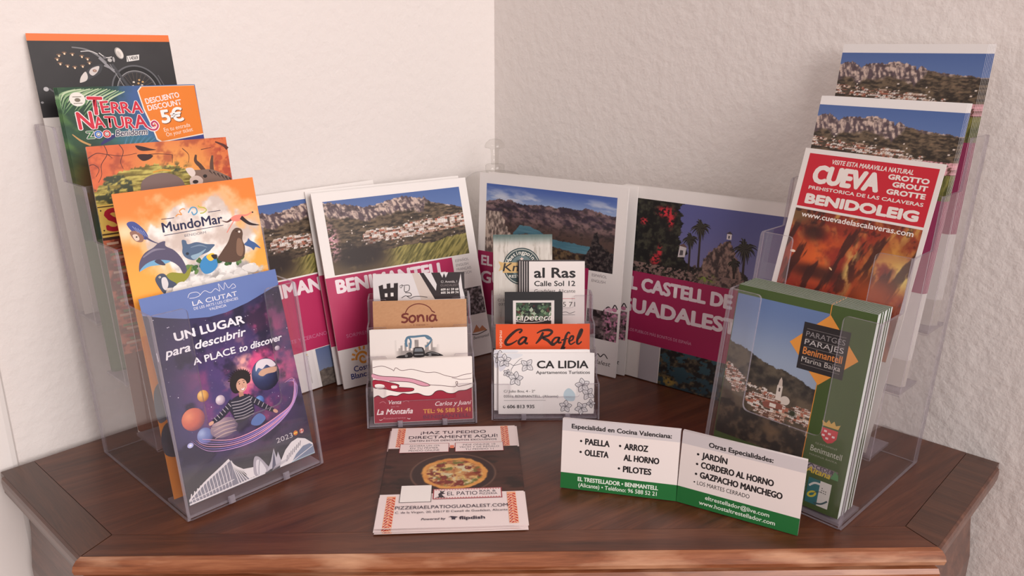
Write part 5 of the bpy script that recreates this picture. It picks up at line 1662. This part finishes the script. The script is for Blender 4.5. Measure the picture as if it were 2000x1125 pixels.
def tiered_holder(name, label, cat, H, T, flap, notch, rr, group):
    x, y, yaw, al, D, Hs, Hp, Wd = H
    root = thing(name, label, cat, pose(x, y, 0.0005, yaw), group)
    t, ca = math.tan(al), math.cos(al)
    M = [M_ACR, M_ACR_EDGE]
    xi = Wd / 2 - T - 0.0002                      # inner half width
    bk = Vector((0, T, 0))
    P = lambda k, z: (k * D + z * t)              # front surface of plane k at height z
    # stepped side plates
    side = [(P(0, 0), 0), (P(0, Hp), Hp)]
    for k in range(1, 4):
        side += [(P(k, (k - 1) * Hs + Hp), (k - 1) * Hs + Hp), (P(k, k * Hs + Hp), k * Hs + Hp)]
    zt = 3 * Hs + Hp
    side += [(P(4, zt) + T, zt), (P(4, 0) + T, 0)]
    side = rounded(side, [0.001] + [0.0035 * rr, 0.001] * 3 + [0.0035 * rr, 0.002 * rr, 0.001])
    side = side[::-1]
    for sx in (-Wd / 2, Wd / 2 - T):
        plate('side_plate', side, lambda s, z, sx=sx: (sx, s, z), (T, 0, 0), M, root)
    # back plate
    zb = zt
    plate('back_plate', [(-xi, 0), (xi, 0), (xi, zb), (-xi, zb)], lambda q, z: (q, P(4, z), z), bk, M, root)
    # the four pockets: a notched front with a floor behind it
    for k in range(4):
        z0, z1 = k * Hs, k * Hs + Hp
        zn = z0 + Hp * (1 - notch)
        xf = xi - flap
        pts = [(-xi, z0), (xi, z0), (xi, z1), (xf, z1), (xf, zn), (-xf, zn), (-xf, z1), (-xi, z1)]
        pts = rounded(pts, [0, 0, 0, 0.004 * rr, 0.006 * rr, 0.006 * rr, 0.004 * rr, 0])
        po = plate('pocket_front', pts, lambda q, z, k=k: (q, P(k, z), z), bk, M, root)
        e = 0.0002
        fl = [(P(k, z0 + .0006) + T + e, z0 + .0006), (P(k + 1, z0 + .0006) - e, z0 + .0006), (P(k + 1, z0 + .0006 + T) - e, z0 + .0006 + T), (P(k, z0 + .0006 + T) + T + e, z0 + .0006 + T)]
        plate('pocket_floor', fl[::-1], lambda s, z: (-xi + .0002, s, z), (2 * xi - .0004, 0, 0), M, po)
        if k == 0:
            for cx in (-0.42 * xi, 0.42 * xi):   # little moulded catches along the bottom front
                w = 0.05 * xi
                v, f = [], []
                for (a, yy, z) in ((-1, -.0001, .0004), (1, -.0001, .0004), (.7, -.0016, .0010), (-.7, -.0016, .0010),
                                   (-1, .0008, .0062), (1, .0008, .0062), (.7, -.0009, .0054), (-.7, -.0009, .0054)):
                    v.append((cx + a * w, yy - .0002, z))
                f = [(0, 1, 5, 4), (3, 7, 6, 2), (0, 3, 2, 1), (4, 5, 6, 7), (1, 2, 6, 5), (0, 4, 7, 3)]
                fix_normals(mesh_obj('catch', v, f, M_ACR_EDGE, po))
    return root

tiered_holder('leaflet_holder', 'clear acrylic four-tier leaflet holder by the left wall, motorcycle leaflets in its top tier', 'leaflet holder', HL, .002, .024, .60, 1, 'tall leaflet holders')
tiered_holder('leaflet_holder', 'clear acrylic four-tier leaflet holder by the right wall, green leaflets in its lowest tier', 'leaflet holder', HR, .002, .024, .60, 1, 'tall leaflet holders')
tiered_holder('card_holder', 'small clear four-tier card holder with the brown kraft card, left of the other one', 'card holder', CL, .0014, .016, .36, .5, 'small card holders')
tiered_holder('card_holder', 'small clear four-tier card holder with the bright orange card, right of the other one', 'card holder', CR, .0014, .016, .36, .5, 'small card holders')

# ---------------------------------------------------------------- leaflets in the left holder
M_ORANGE = mat_plain('orange_paper_edge', (238, 150, 84), 0.6)
M_DARKGREEN = mat_plain('dark_green_paper_edge', (96, 110, 96), 0.6)
G = 'motorcycle leaflets in the top tier'
lf = leaflet('leaflet', 'black leaflet with a vintage motorcycle under an orange strip, frontmost in the top tier', 'leaflet', art_motorcycle(), in_pocket(HL, 3, -0.0006, 0.0222, -0.0160, 0.1600, -0.0050, 0.0002), .14, G)
for i, c in enumerate(behind(lf, 2, .0007, 'black motorcycle leaflet tucked behind the front one, its orange top strip showing', G, .0, 3, dx=.0003)):
    c.matrix_world = Matrix.Translation((0, 0, .0007 * (i + 1))) @ c.matrix_world
G = 'zoo discount leaflets'
lf = leaflet('leaflet', 'green jungle zoo leaflet with an orange discount panel, frontmost of its stack', 'leaflet', art_zoo(), in_pocket(HL, 2, -0.0006, 0.0237, -0.0142, 0.1650, -0.0100, 0.0002), .2, G, M_DARKGREEN, corner=3)
behind(lf, 3, .00085, 'green jungle zoo leaflet packed behind the front one with the discount panel', G, .0, 4, dx=-.0005)
leaflet('leaflet', 'red and yellow safari leaflet with cracked rock, straw roof and antelope horns', 'leaflet', art_safari(), in_pocket(HL, 1, -0.0022, 0.0300, -0.0450, 0.1296, -0.0092, 0.0001), .7, None, corner=2.5)
leaflet('leaflet', 'bright orange leaflet with sea animals in a white cloud, behind the blue space leaflet', 'leaflet', art_marine(), in_pocket(HL, 0, -0.0006, 0.0258, -0.0064, 0.1660, -0.0042, 0.0018), .7, None, M_ORANGE)
leaflet('leaflet', 'small dark blue space leaflet with a child among planets, lowest tier at left', 'leaflet', art_space(), in_pocket(HL, 0, -0.0002, 0.0038, 0.0117, 0.2420, -0.0028, 0.0055), .12)

# ---------------------------------------------------------------- leaflets in the right holder
G = 'mountain village leaflets in the top tier'
lf = leaflet('leaflet', 'white-topped mountain village leaflet in the top tier of the right holder, frontmost', 'leaflet', art_village_dl(), in_pocket(HR, 3, -0.0019, 0.0149, 0.0056, 0.1352, 0.0012, -0.0003), .3, G)
behind(lf, 5, .00095, 'mountain village leaflet in the top tier of the right holder, behind the front one', G, .0002, 5, dx=.0007)
G = 'mountain village leaflets in the second tier from the top'
lf = leaflet('leaflet', 'white-topped mountain village leaflet standing right behind the red cave leaflet', 'leaflet', art_village_dl(), in_pocket(HR, 2, -0.0008, 0.0075, 0.0461, 0.2200, -0.0090, 0.0005), .35, G)
behind(lf, 4, .00095, 'mountain village leaflet in the second tier from the top, packed behind its front copy', G, .0003, 6, dx=.0005)
leaflet('leaflet', 'red and white cave leaflet with an orange cavern photo, in front of the mountain leaflets', 'leaflet', art_cave(), in_pocket(HR, 1, -0.0022, 0.0066, -0.0557, 0.2591, -0.0143, 0.0003), .8)
G = 'green village leaflets'
M_GREEN_IN = mat_plain('pale_grey_green_paper', (196, 200, 198), 0.6)
lf = leaflet('leaflet', 'green leaflet with an orange diamond, a coat of arms and a church tower, frontmost', 'leaflet', art_green(), in_pocket(HR, 0, 0.0001, 0.0036, 0.0, 0.1769, 0.0120, 0.0004), 1.45, G, M_GREEN_IN, inset=0.02)
behind(lf, 11, .0021, 'green leaflet packed behind the front one with the orange diamond, lowest tier', G, .0007, 7)

# ---------------------------------------------------------------- booklets standing against the walls
G = 'square village booklets'
bf = leaflet('booklet', 'booklet of a mountain village above a green meadow, magenta title, behind the left card holder', 'booklet', booklet_front(), pose(-0.0742, -0.2002, 0.0010, 0.587, 0.278, 0.0), 1.6, G)
c = dup(bf, 'booklet right behind the one with the green meadow, its left edge showing', G)
c.matrix_world = pose(-0.0826, -0.1898, 0.0010, 0.590, 0.270, 0.0)
bb = dup(bf, 'booklet between the orange leaflet and the meadow booklet, grey coast photo at its foot', G)
bb.matrix_world = pose(-0.1560, -0.2284, 0.0010, 0.769, 0.235, 0.0)
bl = leaflet('booklet', 'booklet with a turquoise lake between brown mountains, behind the right card holder', 'booklet', booklet_lake(), pose(0.0482, -0.1766, 0.0010, -0.603, 0.062, 0), 1.6, G)
c = dup(bl, 'white-edged booklet showing just behind the right edge of the lake booklet', G)
c.matrix_world = pose(0.0575, -0.1716, 0.0010, -0.592, 0.064, 0)
bc = leaflet('booklet', 'booklet with palms, red flowers and a rock-top tower, beside the lake booklet', 'booklet', booklet_castle(), pose(0.1825, -0.2585, 0.0010, -0.685, 0.058, 0.0), 1.6, G)
c = dup(bc, 'booklet hidden behind the palm and tower booklet, only its white top edge showing', G)
c.matrix_world = pose(0.1846, -0.2547, 0.0010, -0.687, 0.062, 0.0)

# ---------------------------------------------------------------- cards in the left card holder
ST = .00045
def cards(label, art, H, k, xx, s, dy, lean, roll, n, lab2, group, seed=1, jit=.0006, corner=0, name='business_card', dz=.0006, dx=0):
    mw = in_pocket(H, k, xx, s, dy, lean, roll, dz, .002)
    c = card(name, label, 'card', art, mw, group, corner)
    if n:
        behind(c, n, ST, lab2, group, jit, seed, dx=dx)
    return c
cards('white and dark red card with a hill line drawing, frontmost in the lowest tier', art_venta_card(), CL, 0, .0012, .0042, .006, .215, -.004, 5, 'white and dark red hill card packed behind its front copy', 'hill drawing cards', 11, .0008)
cards('plain white card with a grey sketch of cars and skyline, frontmost', art_car_card(), CL, 1, -.0022, .0052, 0, .215, -.006, 3, 'white car sketch card packed behind its front copy', 'car sketch cards', 12, .0006, dx=.0005)
cards('brown kraft card with dark red hand lettering', art_kraft_card(), CL, 2, .0004, .0058, 0, .215, -.006, 0, '', None)
cards('black and white card with castle battlements, in the highest tier behind the kraft card', art_castle_card(), CL, 3, .0002, .0062, 0, .22, -.004, 0, '', None)
# cards in the right card holder
cards('white card with line-drawn flowers and black lettering, frontmost in the lowest tier', art_flower_card(), CR, 0, .0008, .0040, 0, .20, -.003, 0, '', 'flower drawing cards', corner=2.5, dz=.0020)
c0 = cards('white flower drawing card standing slightly higher and further left behind the front one', art_flower_card(), CR, 0, -.0030, .0062, 0, .20, -.003, 0, '', 'flower drawing cards', corner=2.5, dz=.0042)
cards('bright orange card with black brush lettering', art_orange_card(), CR, 1, -.0012, .0052, 0, .205, 0, 0, '', None)
cards('small black-edged card with green leaves on it, behind the orange card', art_leaf_card(), CR, 2, -.0086, .0056, 0, .21, 0, 0, '', None, corner=1.2)
cards('small white card with bold black lettering, frontmost of its stack', art_black_white_card(), CR, 3, .0132, .0036, 0, .215, 0, 4, 'small white card fanned out behind the front one with bold black lettering', 'white cards with black lettering', 15, .0, dx=-.0022)
cards('tall wood-plank card with a round dark badge and a tan ribbon, frontmost', art_km_card(), CR, 3, -.0182, .0088, 0, .20, .004, 1, 'tall wood-plank card just behind the one with the round badge', 'tall wood-plank cards', 16, .0, dx=.0008)

# ---------------------------------------------------------------- things lying and standing in front
def flat(x, y, z, rot):
    c, s = math.cos(rot), math.sin(rot)
    # sheet lying face up: local X right, local Z away from the viewer, local Y down into the table
    ex, ez, ey = Vector((c, s, 0)), Vector((-s, c, 0)), Vector((0, 0, -1))
    o = Vector((x, y, 0)) - ez * .074
    return Matrix(((ex.x, ey.x, ez.x, o.x), (ex.y, ey.y, ez.y, o.y), (0, -1, 0, z + TZ), (0, 0, 0, 1)))
G = 'pizzeria flyers in a loose pile'
ap = art_pizza()
f0 = card('flyer', 'white flyer with a round pizza photo, topmost of the pile lying on the table', 'flyer', ap, flat(-.0338, -.4060, .0033, .0375), G)
for i, (dx, dy, rot, z) in enumerate(((.0012, .0004, .030, .0026), (-.0008, -.0014, .043, .0018), (.0004, -.0026, .036, .0010))):
    c = dup(f0, 'white pizza flyer lying under the topmost one, only its edges showing', G)
    c.matrix_world = flat(-.0338 + dx, -.4060 + dy, z, rot)

G = 'folded menu cards'
AL, AR = art_menu(True).mesh('left_panel'), art_menu(False).mesh('right_panel')
def folded_menu(label, dx, dy, e):
    r = thing('folded_card', label, 'card', Matrix.Translation((.1303 + dx, -.4469 + dy, TZ + .0006)), G)
    for nm, me, yaw, sgn in (('left_panel', AL, -.2425 + e, -1), ('right_panel', AR, -.5420 - e, 1)):
        o = link(bpy.data.objects.new(nm, me), r)
        m = pose(0, 0, 0, yaw, .088, 0)
        m.translation = Vector((math.cos(yaw), math.sin(yaw), 0)) * (.0426 * sgn) + Vector((0, 0, 0))
        o.matrix_local = m
    return r
folded_menu('folded white and green menu card standing open on the table, in front of its copies', 0, 0, 0)
for i in range(2):
    folded_menu('folded white and green menu card standing just behind the front one', .0006 * (i + 1), .0011 * (i + 1), .004 * (i + 1))

# clear stoppered bottle in the corner
def bottle():
    r = thing('glass_bottle', 'clear glass bottle with a mushroom stopper standing in the corner behind the booklets', 'bottle', Matrix.Translation((0, -.062, TZ + .0006)))
    def lathe(name, prof, sq=None, n=40):
        v, f = [], []
        for rr, z in prof:
            for k in range(n):
                a = 2 * math.pi * k / n
                q = 1.0
                if sq:
                    q = 1 / max(abs(math.cos(a)), abs(math.sin(a))) ** sq(z)
                v.append((rr * q * math.cos(a + .785), rr * q * math.sin(a + .785), z))
        m = len(prof)
        for i in range(m - 1):
            f += [(i * n + k, i * n + (k + 1) % n, (i + 1) * n + (k + 1) % n, (i + 1) * n + k) for k in range(n)]
        f += [tuple(range(n - 1, -1, -1)), tuple(range((m - 1) * n, m * n))]
        return fix_normals(mesh_obj(name, v, f, M_GLASS, r, smooth=True))
    lathe('body', [(.0290, 0), (.0315, .002), (.0315, .168), (.0300, .175), (.0240, .179), (.0120, .1805)], lambda z: .35 if z < .172 else .15)
    lathe('collar', [(.0100, .1808), (.0106, .1816), (.0106, .1880), (.0092, .1892)])
    lathe('stopper', [(.0042, .1895), (.0042, .195), (.0045, .204), (.0055, .2068), (.0112, .2080), (.0114, .2092), (.0098, .2130), (.0062, .2163), (.0020, .2174)])
bottle()
